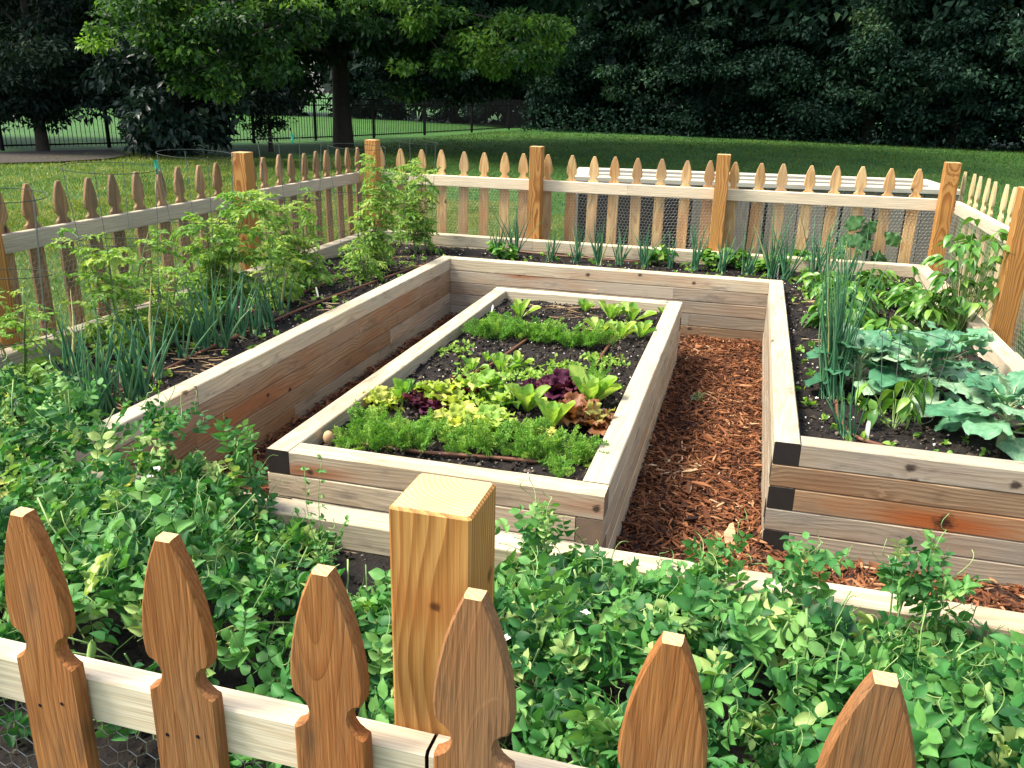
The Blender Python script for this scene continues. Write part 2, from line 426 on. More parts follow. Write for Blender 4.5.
for k in range(5):
    z0, z1 = lay(k); top = M['timber_top']
    ev = k % 2 == 0
    # right wall of the path
    timber(ring, 0, T, 0 if ev else T + .001, YB_ + T if ev else YB_, z0, z1, top if k == 0 else M['timber_grey'])
    # back wall
    xa, xb = (XL_ + .001, -.001) if ev else (XL_ - T, T)
    cut = {0: None, 1: -.62, 2: -1.2, 3: -.5, 4: -1.0}[k]
    if cut:
        m1 = knotty({**KW_TOP, 'mid': (.38, .29, .2), 'light': (.46, .37, .27)}, kn_y(519, 273, YB_, (xa + cut) / 2, k, .022, .9)) if k == 1 else M['timber_grey']
        timber(ring, xa, cut, YB_, YB_ + T, z0, z1, m1); timber(ring, cut, xb, YB_, YB_ + T, z0, z1, M['timber_brown'] if k == 4 else M['timber_grey'])
    else:
        xc = (xa + xb) / 2
        timber(ring, xa, xb, YB_, YB_ + T, z0, z1, knotty(KW_TOP, kn_y(588, 275, YB_, xc, k, .016, .2), kn_y(640, 275, YB_, xc, k, .012, .15), kn_y(694, 283, YB_, xc, k, .014, .2)))
    # left wall
    yc = {0: -.144, 1: 1.35, 2: -.18, 3: 1.78, 4: .6}[k]
    ye = YB_ + T if ev else YB_ - .001
    ma, mb = {0: (KW_GREY, KW_GREY), 1: (KW_BROWN, {**KW_BROWN, 'red_amt': .9, 'red': (.25, .11, .045)}), 2: (KW_BROWN, KW_BROWN), 3: (KW_BROWN, KW_GREY), 4: (KW_BROWN, KW_GREY)}[k]
    mA = knotty({**KW_TOP, 'mid': (.36, .3, .22)}, kn_x(185, 391, XL_, (FY1 + yc) / 2, k, .02, .1), kn_x(196, 386, XL_, (FY1 + yc) / 2, k, .012, .1)) if k == 0 else wood('timber_left', **ma)
    mB = knotty({**KW_BROWN}, kn_x(226, 421, XL_, (yc + ye) / 2, k, .018, .4), kn_x(290, 390, XL_, (yc + ye) / 2, k, .013, .3), kn_x(268, 395, XL_, (yc + ye) / 2, k, .012, .3)) if k == 2 else (top if k == 0 else wood('timber_left', **mb))
    timber(ring, XL_ - T, XL_, FY1 + .001, yc, z0, z1, mA); timber(ring, XL_ - T, XL_, yc, ye, z0, z1, mB)
    # end wall of the right bed, facing the camera
    xa = T + .001 if ev else 0; xc = (xa + EX1) / 2
    mt = {0: lambda: knotty({**KW_TOP, 'mid': (.36, .31, .23), 'light': (.46, .40, .31), 'grey': (.31, .285, .235), 'blotch_amt': .9}, kn_y(911, 469, 0, xc, k, .016, .1), kn_y(1016, 485, 0, xc, k, .016, .1)), 1: lambda: M['timber_brown'],
          2: lambda: knotty(KW_ORANGE, kn_y(943, 524, 0, xc, k, .034, 1.0)), 3: lambda: M['timber_grey'], 4: lambda: M['timber_grey']}[k]()
    timber(ring, xa, EX1, 0, T, z0, z1, mt)
    # front inner wall
    mt = top if k == 0 else M['timber_grey']
    timber(ring, XL_ - T, -.42 if ev else .3, FY0, FY1, z0, z1, mt); timber(ring, -.42 if ev else .3, EX1 + .4, FY0, FY1, z0, z1, mt)
HB = .4455
for k in range(4):
    z0, z1 = HB - (k + 1) * T, HB - k * T; mt = M['timber_top']
    timber(ring, OX0 - T, OX0, -2.11, .9, z0, z1, mt); timber(ring, OX0 - T, OX0, .9, OY1, z0, z1, mt)
    timber(ring, OX0 - T, -1.86, OY1 + .001, OY1 + T, z0, z1, mt); timber(ring, -1.86, OX1 - .001, OY1 + .001, OY1 + T, z0, z1, mt)
    timber(ring, OX1, EX1, T + .001, OY1 + T, z0, z1, mt)
    timber(ring, OX0 + .001, EX1 + .4, -2.115, -2.03, z0, z1, mt)

bed = thing('inner_bed', 'small rectangular timber bed of lettuces and carrots inside the mulch path', 'raised bed')
IX0, IX1, IY0, IY1, IH = -1.712, -.514, -.510, 2.322, .3796
for k in range(5):
    z1 = IH - k * T; z0 = max(z1 - T, -.03); ev = k % 2 == 0
    mt = M['timber_top']
    # near beam: top course runs out to the right corner and butts the left beam
    if ev:
        mn = mt
        if k == 0:
            xc = (IX0 + T + IX1) / 2; zz = (z0 + z1) / 2
            mn = knotty(KW_TOP, *[(at(u, v, IY0, 1)[0] - xc, -.045, at(u, v, IY0, 1)[2] - zz, r_, h_) for u, v, r_, h_ in ((596, 509, .015, .4), (310, 472, .014, .8))])
        timber(bed, IX0 + T + .001, IX1, IY0, IY0 + T, z0, z1, mn, M['timber_end_light']); timber(bed, IX0, IX1 - T - .001, IY1 - T, IY1, z0, z1, mt)
        timber(bed, IX0, IX0 + T, IY0, IY1 - T - .001, z0, z1, mt); timber(bed, IX1 - T, IX1, IY0 + T + .001, IY1, z0, z1, mt)
    else:
        timber(bed, IX0, IX1 - T - .001, IY0, IY0 + T, z0, z1, mt); timber(bed, IX0 + T + .001, IX1, IY1 - T, IY1, z0, z1, mt)
        timber(bed, IX0, IX0 + T, IY0 + T + .001, IY1, z0, z1, mt); timber(bed, IX1 - T, IX1, IY0, IY1 - T - .001, z0, z1, mt, M['timber_end_light'])

# ------------------------------------------------------------------ picket fences
def picket_mesh(w, top, bottom, th, sc=1.0):
    """gothic picket: spear head, notched neck, square shoulders; local origin at ground, Z up, faces -Y/+Y"""
    prof = [(0, .0105), (.012, .0165), (.03, .0245), (.055, .033), (.085, .0405), (.11, .0445), (.13, .046), (.146, .0445),
            (.153, .041), (.156, .034), (.162, .028), (.171, .0255), (.179, .0275), (.186, .0325), (.191, .0395), (.194, .0455), (.2, .046)]
    k = w / .092
    out = [(h * k, top - d) for d, h in prof] + [(.046 * k, bottom)]
    ring = [(x, z) for x, z in out] + [(-x, z) for x, z in reversed(out)]
    n = len(ring); c = .0028; V = []
    zc = {}
    for (y, inset) in ((-th / 2, c), (-th / 2 + c, 0), (th / 2 - c, 0), (th / 2, c)):
        for i, (x, z) in enumerate(ring):
            a = np.array(ring[i - 1]); b = np.array(ring[(i + 1) % n]); t = b - a; t = t / max(np.linalg.norm(t), 1e-9)
            nv = np.array([t[1], -t[0]])          # inward for this winding
            nv = nv if np.dot(nv, np.array([-x, (top - .1 - z) * .2])) > 0 else -nv
            V.append((x + nv[0] * inset, y, z + nv[1] * inset))
    g = G()
    F = [[j * n + i, j * n + (i + 1) % n, (j + 1) * n + (i + 1) % n, (j + 1) * n + i] for j in range(3) for i in range(n) if i != n - 1]
    g.add(V, F)
    # caps as quad strips between left and right outline
    h = len(out); caps = []
    for base, flip in ((0, False), (3 * n, True)):
        for i in range(h - 1):
            q = [base + i, base + i + 1, base + n - 2 - i, base + n - 1 - i]
            caps.append(q[::-1] if flip else q)
    g.f.append(np.array(caps)); g.m.append(np.zeros(len(caps), int))
    g.f.append(np.array([[0 * n + n - 1, 0, n, 2 * n - 1], [n + n - 1, n, 2 * n, 3 * n - 1], [2 * n + n - 1, 2 * n, 3 * n, 4 * n - 1]])); g.m.append(np.ones(3, int))
    return g

def place(src, name, parent, loc, rz=0, rx=0, ry=0):
    o = src.copy(); COL.objects.link(o); o.name = name; o.parent = parent
    o.location = loc; o.rotation_euler = (rx, ry, rz); return o

def hexwire(parent, fn, L, Hh, cell=.028, r=.0009):
    a = cell / math.sqrt(3)          # hexagon edge
    A = []; B = []
    rows = int(Hh / (1.5 * a)) + 1; cols = int(L / cell) + 1
    for j in range(rows):
        for i in range(cols):
            cx = i * cell + (cell / 2 if j % 2 else 0); cz = j * 1.5 * a
            p = [(cx, cz + a), (cx + cell / 2, cz + a / 2), (cx + cell / 2, cz - a / 2), (cx, cz - a)]
            for q0, q1 in ((p[0], p[1]), (p[1], p[2]), (p[2], p[3])): A.append(q0); B.append(q1)
    A = np.clip(np.array(A), [0, 0], [L, Hh]); B = np.clip(np.array(B), [0, 0], [L, Hh])
    ok = np.linalg.norm(A - B, axis=1) > 1e-4; A, B = A[ok], B[ok]
    f3 = lambda P: np.stack(fn(P[:, 0] + .004 * np.sin(P[:, 1] * 40), P[:, 1] + .004 * np.sin(P[:, 0] * 23), .004 * np.sin(P[:, 0] * 9 + P[:, 1] * 7)), -1)
    g = G(); g.prisms(f3(A), f3(B), r)
    return g.build('wire_mesh', M['wire'], parent)

def post_obj(parent, x, y, w, top, ry=0, rx=0, bottom=-.02, mat=None):
    g = G(); h = w / 2; c = .003
    V = []
    ring8 = [(-h, -h + c), (-h + c, -h), (h - c, -h), (h, -h + c), (h, h - c), (h - c, h), (-h + c, h), (-h, h - c)]
    zs = list(np.linspace(bottom, top - c, 5))
    for z in zs:
        V += [(px, py, z) for px, py in ring8]
    V += [(px * (1 - 2 * c / w), py * (1 - 2 * c / w), top) for px, py in ring8]
    F = [[i * 8 + j, i * 8 + (j + 1) % 8, (i + 1) * 8 + (j + 1) % 8, (i + 1) * 8 + j] for i in range(len(zs)) for j in range(8)]
    g.add(V, F); k = len(zs) * 8
    g.f.append(np.array([[k + j for j in range(8)]])); g.m.append(np.array([1]))
    return g.build('post', [mat or M['post'], M['post_end']], parent, (x, y, 0), (rx, ry, 0), smooth=False)

def wob(s=.006): return rng.normal() * s
# back fence
fb = thing('picket_fence', 'wooden picket fence along the back of the garden in front of the pale bin', 'fence', (0, 4.0, 0))
def child(o, root):
    o.parent = root
    o.location = Vector(o.location) - root.location
    return o
BX = [-3.277, -3.102, -2.91, -2.73, -2.544, -2.355, -2.173, -1.998, -1.804, -1.612, -1.432, -1.253, -1.062, -.88, -.686, -.509, -.324, -.141, .043, .229, .418, .608, .796, .981]
pk_src = picket_mesh(.083, 1.115, 0, .018).build('picket', [M['picket'], M['picket']], None, smooth=False)
first = True
def back_picket(root, loc, rz):
    global first
    if first:
        first = False; o = pk_src; o.parent = root
    else:
        o = pk_src.copy(); COL.objects.link(o); o.parent = root
    o.location = loc; o.rotation_euler = (wob(.004), wob(.008), rz); return o
for x in BX: back_picket(fb, (x, .064, rng.normal() * .003), 0)
for x in (-3.315, -1.878, -.409, 1.186): post_obj(fb, x, -.033, .1, 1.179 + rng.normal() * .003)
for (xa, xb) in ((-3.33, -1.14), (-1.139, 1.2)):
    for zt in (.912, .33):
        bar_mesh(xb - xa, .034, .088, [M['rail'], M['post_end']], name='rail', parent=fb, loc=((xa + xb) / 2, .036, zt - .044))
hexwire(fb, lambda u, v, w_: (u - 3.25, w_ + .0145, v + .36), 4.4, .47, .027, .0008)
# left fence
fl = thing('picket_fence', 'wooden picket fence down the left side of the garden with dark weathered pickets', 'fence', (-3.4, 1, 0))
M['picket_dark'] = wood('picket_dark', (.13, .07, .033), (.25, .145, .07), (.37, .24, .125), axis='Z', ring=.012, grey=(.16, .115, .075), grey_amt=.7, red=(.3, .16, .075), red_amt=.5,
                        pith=(0, .05), knot=(.03, .018, .012), knot_amt=.3, contrast=.7, vary=.4, blotch=(.05, .035, .025), blotch_amt=.7)
pd_src = picket_mesh(.089, 1.117, 0, .018).build('picket', [M['picket_dark'], M['picket_dark']], fl, smooth=False)
LY = [.235, .429, .624, .821, 1.013, 1.197, 1.389, 1.577, 1.769, 1.964, 2.346, 2.536, 2.718, 2.91, 3.105, 3.279, 3.479, 3.69, 3.876, 4.03] + [.04 - .193 * i for i in range(11)]
for i, y in enumerate(LY):
    o = pd_src if i == 0 else pd_src.copy()
    if i: COL.objects.link(o); o.parent = fl
    o.location = (-.09, y - 1, rng.normal() * .003); o.rotation_euler = (wob(.008), wob(.004), PI / 2)
for y in (.05, 2.105, -1.9): post_obj(fl, .015, y - 1, .1, 1.179)
for (ya, yb) in ((-2.2, .05), (.051, 2.105), (2.106, 4.03)):
    for zt in (.912, .33):
        o = bar_mesh(yb - ya, .034, .088, [M['rail_grey'], M['post_end']], name='rail', parent=fl, loc=(-.055, (ya + yb) / 2 - 1, zt - .044), rot=(0, 0, PI / 2))
hexwire(fl, lambda u, v, w_: (w_ - .034, u - 1.2, v + .36), 4.2, .47, .03, .0008)
# right fence
fr = thing('picket_fence', 'wooden picket fence on the right side of the garden seen edge on behind the peppers', 'fence', (1.2, 3, 0))
M['picket_olive'] = wood('picket_olive', (.30, .21, .09), (.43, .33, .16), (.52, .42, .23), axis='Z', ring=.012, grey=(.33, .28, .18), grey_amt=.5, pith=(0, .05), knot_amt=.12, contrast=.7, vary=.3)
po_src = picket_mesh(.079, 1.119, 0, .018).build('picket', [M['picket_olive'], M['picket_olive']], fr, smooth=False)
RY = [4.03, 3.811, 3.599, 3.405, 3.17, 2.953, 2.751, 2.56, 2.37, 2.18, 1.80, 1.61, 1.42, 1.23, 1.04]
for i, y in enumerate(RY):
    o = po_src if i == 0 else po_src.copy()
    if i: COL.objects.link(o); o.parent = fr
    o.location = (.104, y - 3, rng.normal() * .003); o.rotation_euler = (wob(.008), wob(.004), PI / 2)
for y in (2.015, .1): post_obj(fr, -.015, y - 3, .1, 1.18)
for (ya, yb) in ((.1, 2.0), (2.001, 4.01)):
    for zt in (.912, .33):
        bar_mesh(yb - ya, .034, .088, [M['rail'], M['post_end']], name='rail', parent=fr, loc=(.06, (ya + yb) / 2 - 3, zt - .044), rot=(0, 0, PI / 2))
hexwire(fr, lambda u, v, w_: (w_ + .036, u - 1.5, v + .36), 2.45, .54, .03, .0009)
# front fence, nearest the camera
ff = thing('picket_fence', 'nearest picket fence of orange brown spear topped pickets in front of the pea vines', 'fence', (-.4, -2.2, 0))
pf_src = picket_mesh(.084, 1.121, 0, .0185).build('picket', [M['picket_front'], M['post_end']], ff, smooth=False)
FX = [(-.902, .002, 1.0), (-.720, .0, 0), (-.536, -.002, 0), (-.380, -.004, 0), (-.193, -.018, 0), (-.0155, -.010, 0), (.17, 0, 0), (.355, 0, 0), (-1.086, 0, 0), (-1.27, 0, 0)]
for i, (x, dz, _q) in enumerate(FX):
    o = pf_src if i == 0 else pf_src.copy()
    if i: COL.objects.link(o); o.parent = ff
    o.location = (x + .4, -.063, dz); o.rotation_euler = (wob(.005), 0, wob(.02))
_k = at(434, 607, -2.218, 1); _k2 = at(489, 575, -.399, 0)
post_obj(ff, -.443 + .4, -2.174 + 2.2, .0885, 1.1717, mat=wood('front_post', **{**KW_POST, 'halo': (.33, .12, .03), 'knots': ((_k[0] + .443, -.044, _k[2], .006, .6), (.044, _k2[1] + 2.174, _k2[2], .009, .4))}))
for i, o in enumerate([c for c in ff.children if c.name.startswith('picket')]):
    for (px, pz) in ((-.018 + wob(.003), .868 + wob(.004)), (.017 + wob(.003), .876 + wob(.004))):
        gn = G(); a_ = np.linspace(0, 2 * PI, 9)[:-1]
        gn.add([(px + .0026 * math.cos(t), -.0099, pz + .0026 * math.sin(t)) for t in a_] + [(px, -.0106, pz)], [[(j + 1) % 8, 8, j][::-1] for j in range(8)])
        gn.build('nail', M['iron'], o)
for (xa, xb) in ((-1.45, -.437), (-.433, .6)):
    for zt in (.9065, .33):
        bar_mesh(xb - xa, .034, .066, [M['rail'], M['timber_end']], name='rail', parent=ff, loc=((xa + xb) / 2 + .4, -2.2355 + 2.2, zt - .033))
hexwire(ff, lambda u, v, w_: (u - .95, w_ - .052 + .036, v + .44), 1.9, .4, .028, .0007)

# ------------------------------------------------------------------ ground, soil, mulch
def grid(name, x0, x1, y0, y1, z, res, amp, mat, label, cat, kind='structure', sc=9.0):
    nx = max(2, int((x1 - x0) / res)); ny = max(2, int((y1 - y0) / res))
    xs = np.linspace(x0, x1, nx + 1); ys = np.linspace(y0, y1, ny + 1)
    V = []
    for y in ys:
        for x in xs:
            h = mnoise.noise(Vector((x * sc, y * sc, z))) * amp + mnoise.noise(Vector((x * sc * 4, y * sc * 4, 3))) * amp * .5
            V.append((x, y, z + h))
    k = nx + 1
    F = np.array([[j * k + i, j * k + i + 1, (j + 1) * k + i + 1, (j + 1) * k + i] for j in range(ny) for i in range(nx)])
    g = G(); g.add(V, F)
    return tag(g.build(name, mat), label, cat, None, kind)

def soil_mat():
    m, nt, out = newmat('soil'); n = N(nt)
    tc = n('TexCoord').outputs['Object']
    a = n('TexNoise', {'Vector': tc, 'Scale': 60.0, 'Detail': 6.0, 'Roughness': .7}).outputs[0]
    b_ = n('TexNoise', {'Vector': tc, 'Scale': 7.0, 'Detail': 3.0}).outputs[0]
    c = n.ramp(n.math('ADD', n.math('MULTIPLY', a, .7), n.math('MULTIPLY', b_, .3)), [(.3, (.006, .0055, .006)), (.5, (.016, .0135, .013)), (.75, (.045, .035, .028))])
    bp = n('Bump', {'Strength': 1.0, 'Distance': .012, 'Height': a})
    b = n('BsdfPrincipled', {'Base Color': c, 'Roughness': .9, 'Normal': bp.outputs[0]}); b.inputs['Specular IOR Level'].default_value = .2
    nt.links.new(b.outputs[0], out.inputs[0]); return m
M['soil'] = soil_mat()

def mulch_mat():
    m, nt, out = newmat('mulch_base'); n = N(nt)
    tc = n('TexCoord').outputs['Object']
    a = n('TexNoise', {'Vector': tc, 'Scale': 45.0, 'Detail': 5.0, 'Roughness': .7}).outputs[0]
    c = n.ramp(a, [(.3, (.02, .008, .005)), (.55, (.06, .024, .013)), (.8, (.16, .075, .04))])
    bp = n('Bump', {'Strength': 1.0, 'Distance': .015, 'Height': a})
    b = n('BsdfPrincipled', {'Base Color': c, 'Roughness': .85, 'Normal': bp.outputs[0]})
    nt.links.new(b.outputs[0], out.inputs[0]); return m
M['mulch'] = mulch_mat()

def lawn_mat():
    m, nt, out = newmat('lawn'); n = N(nt)
    tc = n('TexCoord').outputs['Object']
    def nz(s, d=3.0, r=.6, sc=(1, 1, 1), rot=0.0):
        mp = n('Mapping', {0: tc}); mp.inputs['Scale'].default_value = sc; mp.inputs['Rotation'].default_value = (0, 0, rot)
        return n('TexNoise', {'Vector': mp.outputs[0], 'Scale': s, 'Detail': d, 'Roughness': r}).outputs[0]
    f = nz(30.0, 5.0, .75); mid = nz(1.6, 4.0); big = nz(.22, 2.0); stripe = nz(1.0, 2.0, .5, (.05, .9, 1), .12)
    k = n.math('ADD', n.math('MULTIPLY', f, .35), n.math('ADD', n.math('MULTIPLY', mid, .3), n.math('ADD', n.math('MULTIPLY', big, .15), n.math('MULTIPLY', stripe, .2))))
    c = n.ramp(k, [(.3, (.014, .060, .012)), (.5, (.034, .110, .019)), (.7, (.08, .17, .03))])
    bp = n('Bump', {'Strength': .8, 'Distance': .04, 'Height': nz(60.0, 4.0, .8)})
    b = n('BsdfPrincipled', {'Base Color': c, 'Roughness': .7, 'Normal': bp.outputs[0]}); b.inputs['Specular IOR Level'].default_value = .25
    nt.links.new(b.outputs[0], out.inputs[0]); return m
M['lawn'] = lawn_mat()

g = G(); S = 400.0
V = [(x, y, -.03) for y in (-60, S) for x in (-S, S)]
g.add(V, [[0, 1, 3, 2]])
tag(g.build('lawn', M['lawn'], None, None), 'mown green lawn stretching from the garden fence to the trees', 'lawn', None, 'structure')

grid('garden_soil', XL_ - T - .905, XL_ - T - .001, FY1 + .02, OY1 - .002, .345, .022, .016, M['soil'], 'dark soil of the left bed under the tomatoes and onions', 'soil')
grid('garden_soil', XL_ - T, T, YB_ + T + .001, OY1 - .002, .35, .022, .014, M['soil'], 'dark soil of the narrow back bed with the onion row', 'soil')
grid('garden_soil', T + .001, OX1 - .001, T + .001, OY1 - .002, .35, .02, .014, M['soil'], 'dark soil of the right bed under the broccoli and peppers', 'soil')
grid('garden_soil', OX0 + .001, OX1 + .4, -2.03, FY0 - .001, .345, .022, .016, M['soil'], 'dark soil of the front bed beneath the pea vines', 'soil')
grid('garden_soil', IX0 + T + .001, IX1 - T - .001, IY0 + T + .001, IY1 - T - .001, .322, .016, .013, M['soil'], 'dark speckled soil filling the inner bed around the lettuces', 'soil')
grid('mulch_path', XL_ + .001, OX1 + .4, FY1 + .001, YB_ - .001, .0, .03, .016, M['mulch'], 'path of red brown wood mulch between the beds', 'path')

# crumbs and white perlite on the soil
CRUMB = (np.array([(1, 0, 0), (-1, .2, 0), (.1, 1, .1), (0, -1, 0), (0, 0, .8), (.2, .1, -.6)]), [np.array([[0, 2, 4], [2, 1, 4], [1, 3, 4], [3, 0, 4], [2, 0, 5], [1, 2, 5], [3, 1, 5], [0, 3, 5]])])
def rotz(a, tilt=.5):
    n_ = len(a); d = np.stack([np.cos(a), np.sin(a), rng.normal(size=n_) * tilt], -1)
    return frames(d, np.array([0, 0, 1.]) + rng.normal(size=(n_, 3)) * tilt)
M['crumb'] = tintmat('crumb', [(0, (.008, .007, .007)), (.45, (.035, .027, .022)), (.6, (.11, .085, .06)), (.8, (.45, .42, .37)), (1, (.75, .73, .68))], .9)
g = G()
for (x0, x1, y0, y1, z, n_) in ((XL_ - .98, XL_ - T, -.9, 3.8, .352, 5200), (XL_, T, 3.0, 3.8, .355, 1900), (T, OX1, T, 3.8, .355, 4600), (OX0, OX1, -2.0, -1.03, .352, 2600), (IX0 + T, IX1 - T, IY0 + T, IY1 - T, .328, 5600)):
    P = np.stack([rng.uniform(x0 + .01, x1 - .01, n_), rng.uniform(y0 + .01, y1 - .01, n_), np.full(n_, z) + rng.uniform(-.006, .008, n_)], -1)
    t = rng.choice([.05, .3, .5, .62, .85, 1.0], n_, p=[.33, .30, .19, .10, .055, .025])
    s_ = rng.gamma(3, .0016, n_) * np.where(t > .7, .62, 1.2) + .0012
    g.inst(CRUMB, P, rotz(rng.uniform(0, 6.28, n_)), s_, t)
tag(g.build('soil_crumbs', M['crumb'], smooth=False), 'crumbs of compost and white perlite specks strewn over the garden soil', 'soil crumbs', None, 'stuff')

# wood chips on the path
def chip_t(seed):
    r = np.random.default_rng(seed); V = []
    for y, hw, zz in ((-.5, .35 * r.uniform(.2, 1), 0), (0, .5, r.uniform(-.02, .12)), (.5, .3 * r.uniform(.2, 1), r.uniform(-.05, .1))):
        for x in (-1, 1):
            for z in (-.5, .5): V.append((x * hw * .21 + r.normal() * .02, y + r.normal() * .05, zz + z * .09))
    F = []
    for i in (0, 4):
        F += [[i, i + 4, i + 5, i + 1], [i + 2, i + 3, i + 7, i + 6], [i + 1, i + 5, i + 7, i + 3], [i, i + 2, i + 6, i + 4]]
    F += [[0, 1, 3, 2], [8, 10, 11, 9]]
    return np.array(V), [np.array(F)]
M['chips'] = tintmat('chips', [(0, (.02, .008, .005)), (.25, (.07, .024, .011)), (.55, (.155, .055, .021)), (.8, (.245, .10, .042)), (.92, (.38, .20, .10)), (1, (.58, .41, .25))], .75)
g = G()
for (x0, x1, y0, y1, n_) in ((IX1, 0, -.92, YB_, 12500), (XL_, IX0, -.92, YB_, 6500), (IX0, IX1, IY1, YB_, 2500), (IX0, IX1, -.92, IY0, 900), (0, 1.3, -.92, -.01, 5200)):
    for s_ in range(4):
        k = n_ // 4
        P = np.stack([rng.uniform(x0 + .008, x1 - .008, k), rng.uniform(y0 + .008, y1 - .008, k), rng.uniform(.0, .03, k)], -1)
        # less is trodden flat along the edges
        e = np.minimum(P[:, 0] - x0, x1 - P[:, 0]); P[:, 2] += np.exp(-e / .05) * .012
        L = rng.gamma(4, .0075, k) + .006
        t = np.clip(rng.beta(2.2, 2.4, k) + rng.normal(size=k) * .05, 0, 1)
        patch = np.array([mnoise.noise(Vector((p[0] * 4, p[1] * 4, 9))) for p in P]); t = np.clip(t + patch * .25, 0, 1)
        ang = rng.uniform(0, 6.28, k)
        g.inst(chip_t(s_), P, rotz(ang, .22), np.stack([L * rng.uniform(.5, 1.15, k), L, L * .8], -1), t)
tag(g.build('wood_chips', M['chips'], smooth=False), 'loose red brown wood chips covering the path between the timber beds', 'wood chips', None, 'stuff')
p = at(730, 537, .03)
g = G(); tv, tf = chip_t(77); g.inst((tv, tf), np.array([[0, 0, 0.]]), frames([[.08, .75, .62]], [[0, -.5, .8]]), np.array([[.17, .1, .16]]), .95)
tag(g.build('wood_chunk', wood('chunk_wood', (.3, .17, .07), (.45, .29, .14), (.55, .38, .2), ring=.006), None, (p[0], p[1], .04), smooth=False), 'pale tan chunk of split wood lying on the red mulch by the front timber', 'wood chunk')

# grass blades
M['grass'] = leafmat('grass', [(0, (.020, .055, .009)), (.35, (.05, .105, .015)), (.65, (.115, .18, .026)), (.9, (.22, .25, .05)), (1, (.36, .33, .13))], .35, .5, .3)
BL = (np.array([(-.5, 0, 0), (.5, 0, 0), (-.35, .55, .06), (.35, .55, .06), (0, 1, .3)]), [np.array([[0, 1, 3, 2]]), np.array([[2, 3, 4]])])
def blades(g, x, y, h, w, t):
    n_ = len(x); d = np.stack([rng.normal(size=n_) * .55, rng.normal(size=n_) * .55, np.ones(n_)], -1)
    P = np.stack([x, y, np.full(n_, -.035)], -1)
    g.inst(BL, P, frames(d, rng.normal(size=(n_, 3)) + [0, 0, .1]), np.stack([w, h, h], -1), t)
g = G()
def patchy(x, y): return np.array([mnoise.noise(Vector((a * .9, b * .9, 1))) * .3 + mnoise.noise(Vector((a * 3.2, b * 3.2, 5))) * .22 for a, b in zip(x, y)])
for (x0, x1, y0, y1, n_, h, w, bt) in ((-9.5, -3.5, -.3, 10, 85000, .06, .007, .34), (-7, 3.5, 4.12, 9, 70000, .06, .007, .34), (1.36, 3.2, 0, 4.2, 7000, .06, .006, .1),  # last value tints near patches as sunlit lawn, far ones as shaded
                                   (-16, -7, 2, 16, 60000, .065, .013, .3), (-11, 7, 9, 20, 42000, .065, .012, 0), (-12, 10, 20, 36, 26000, .07, .022, .0)):
    x = rng.uniform(x0, x1, n_); y = rng.uniform(y0, y1, n_)
    t = np.clip(.42 + bt + patchy(x, y) + rng.normal(size=n_) * .15, 0, 1)
    blades(g, x, y, h * rng.uniform(.55, 1.25, n_), w * rng.uniform(.7, 1.3, n_), t)
tag(g.build('grass_blades', M['grass']), 'short green grass of the lawn showing between the fence pickets', 'grass', None, 'stuff')
# tree mulch strip and far ground
g = G(); pts = [at(-60, 166, 0), at(0, 163.5, 0), at(60, 162, 0), at(108, 159, 0), at(132, 155, 0), at(112, 150, 0), at(60, 150.8, 0), at(0, 152.5, 0), at(-60, 154, 0)]
g.add([(q[0], q[1], .012) for q in pts] , [list(range(9))])
tag(g.build('mulch_strip', plain('dark_mulch', (.03, .023, .019), .9, noise=.5, nscale=14)), 'strip of dark mulch under the left trees along the iron fence', 'mulch strip', None, 'structure')
g = G(); g.add([(*at(u, v, 0)[:2], -.015) for u, v in ((-200, 124), (16, 119), (30, 103), (-200, 101))], [[0, 1, 2, 3]])
tag(g.build('driveway', plain('concrete', (.20, .165, .15), .9, noise=.12, nscale=2)), 'pale driveway beyond the black iron fence at the far left', 'driveway', None, 'structure')

# ------------------------------------------------------------------ plants
M['pea'] = leafmat('pea', [(0, (.014, .075, .022)), (.35, (.042, .175, .040)), (.7, (.115, .29, .07)), (.92, (.31, .44, .15)), (1, (.48, .50, .12))], .3, .55, .3)
M['pea_stem'] = leafmat('pea_stem', [(0, (.07, .2, .05)), (1, (.30, .42, .15))], .1, .5)
M['tomato'] = leafmat('tomato', [(0, (.05, .15, .022)), (.5, (.13, .28, .045)), (.8, (.23, .38, .07)), (1, (.36, .45, .11))], .4, .55, .3)
M['green_stem'] = leafmat('green_stem', [(0, (.07, .13, .035)), (1, (.18, .27, .08))], .1, .5)
M['onion'] = leafmat('onion', [(0, (.025, .10, .05)), (.5, (.055, .185, .085)), (.88, (.13, .27, .11)), (1, (.38, .38, .15))], .12, .45, .4)
M['brassica'] = leafmat('brassica', [(0, (.028, .115, .06)), (.5, (.065, .21, .11)), (.85, (.16, .33, .19)), (1, (.33, .46, .31))], .2, .5, .35)
M['brassica_stem'] = leafmat('brassica_stem', [(0, (.17, .27, .12)), (1, (.35, .44, .24))], .05, .5)
M['pepper'] = leafmat('pepper', [(0, (.025, .095, .018)), (.5, (.06, .19, .03)), (.8, (.11, .265, .04)), (1, (.20, .34, .06))], .3, .35, .45)
M['carrot'] = leafmat('carrot', [(0, (.06, .18, .025)), (.5, (.15, .33, .05)), (1, (.30, .46, .10))], .4, .6, .2)
M['lettuce'] = leafmat('lettuce', [(0, (.08, .22, .035)), (.5, (.20, .38, .06)), (1, (.38, .5, .11))], .4, .45, .3)
M['lettuce_yellow'] = leafmat('lettuce_yellow', [(0, (.20, .33, .04)), (.5, (.42, .50, .09)), (1, (.6, .6, .17))], .4, .45, .3)
M['lettuce_red'] = leafmat('lettuce_red', [(0, (.045, .007, .014)), (.5, (.095, .016, .028)), (.8, (.15, .04, .045)), (1, (.17, .2, .05))], .25, .6, .15)
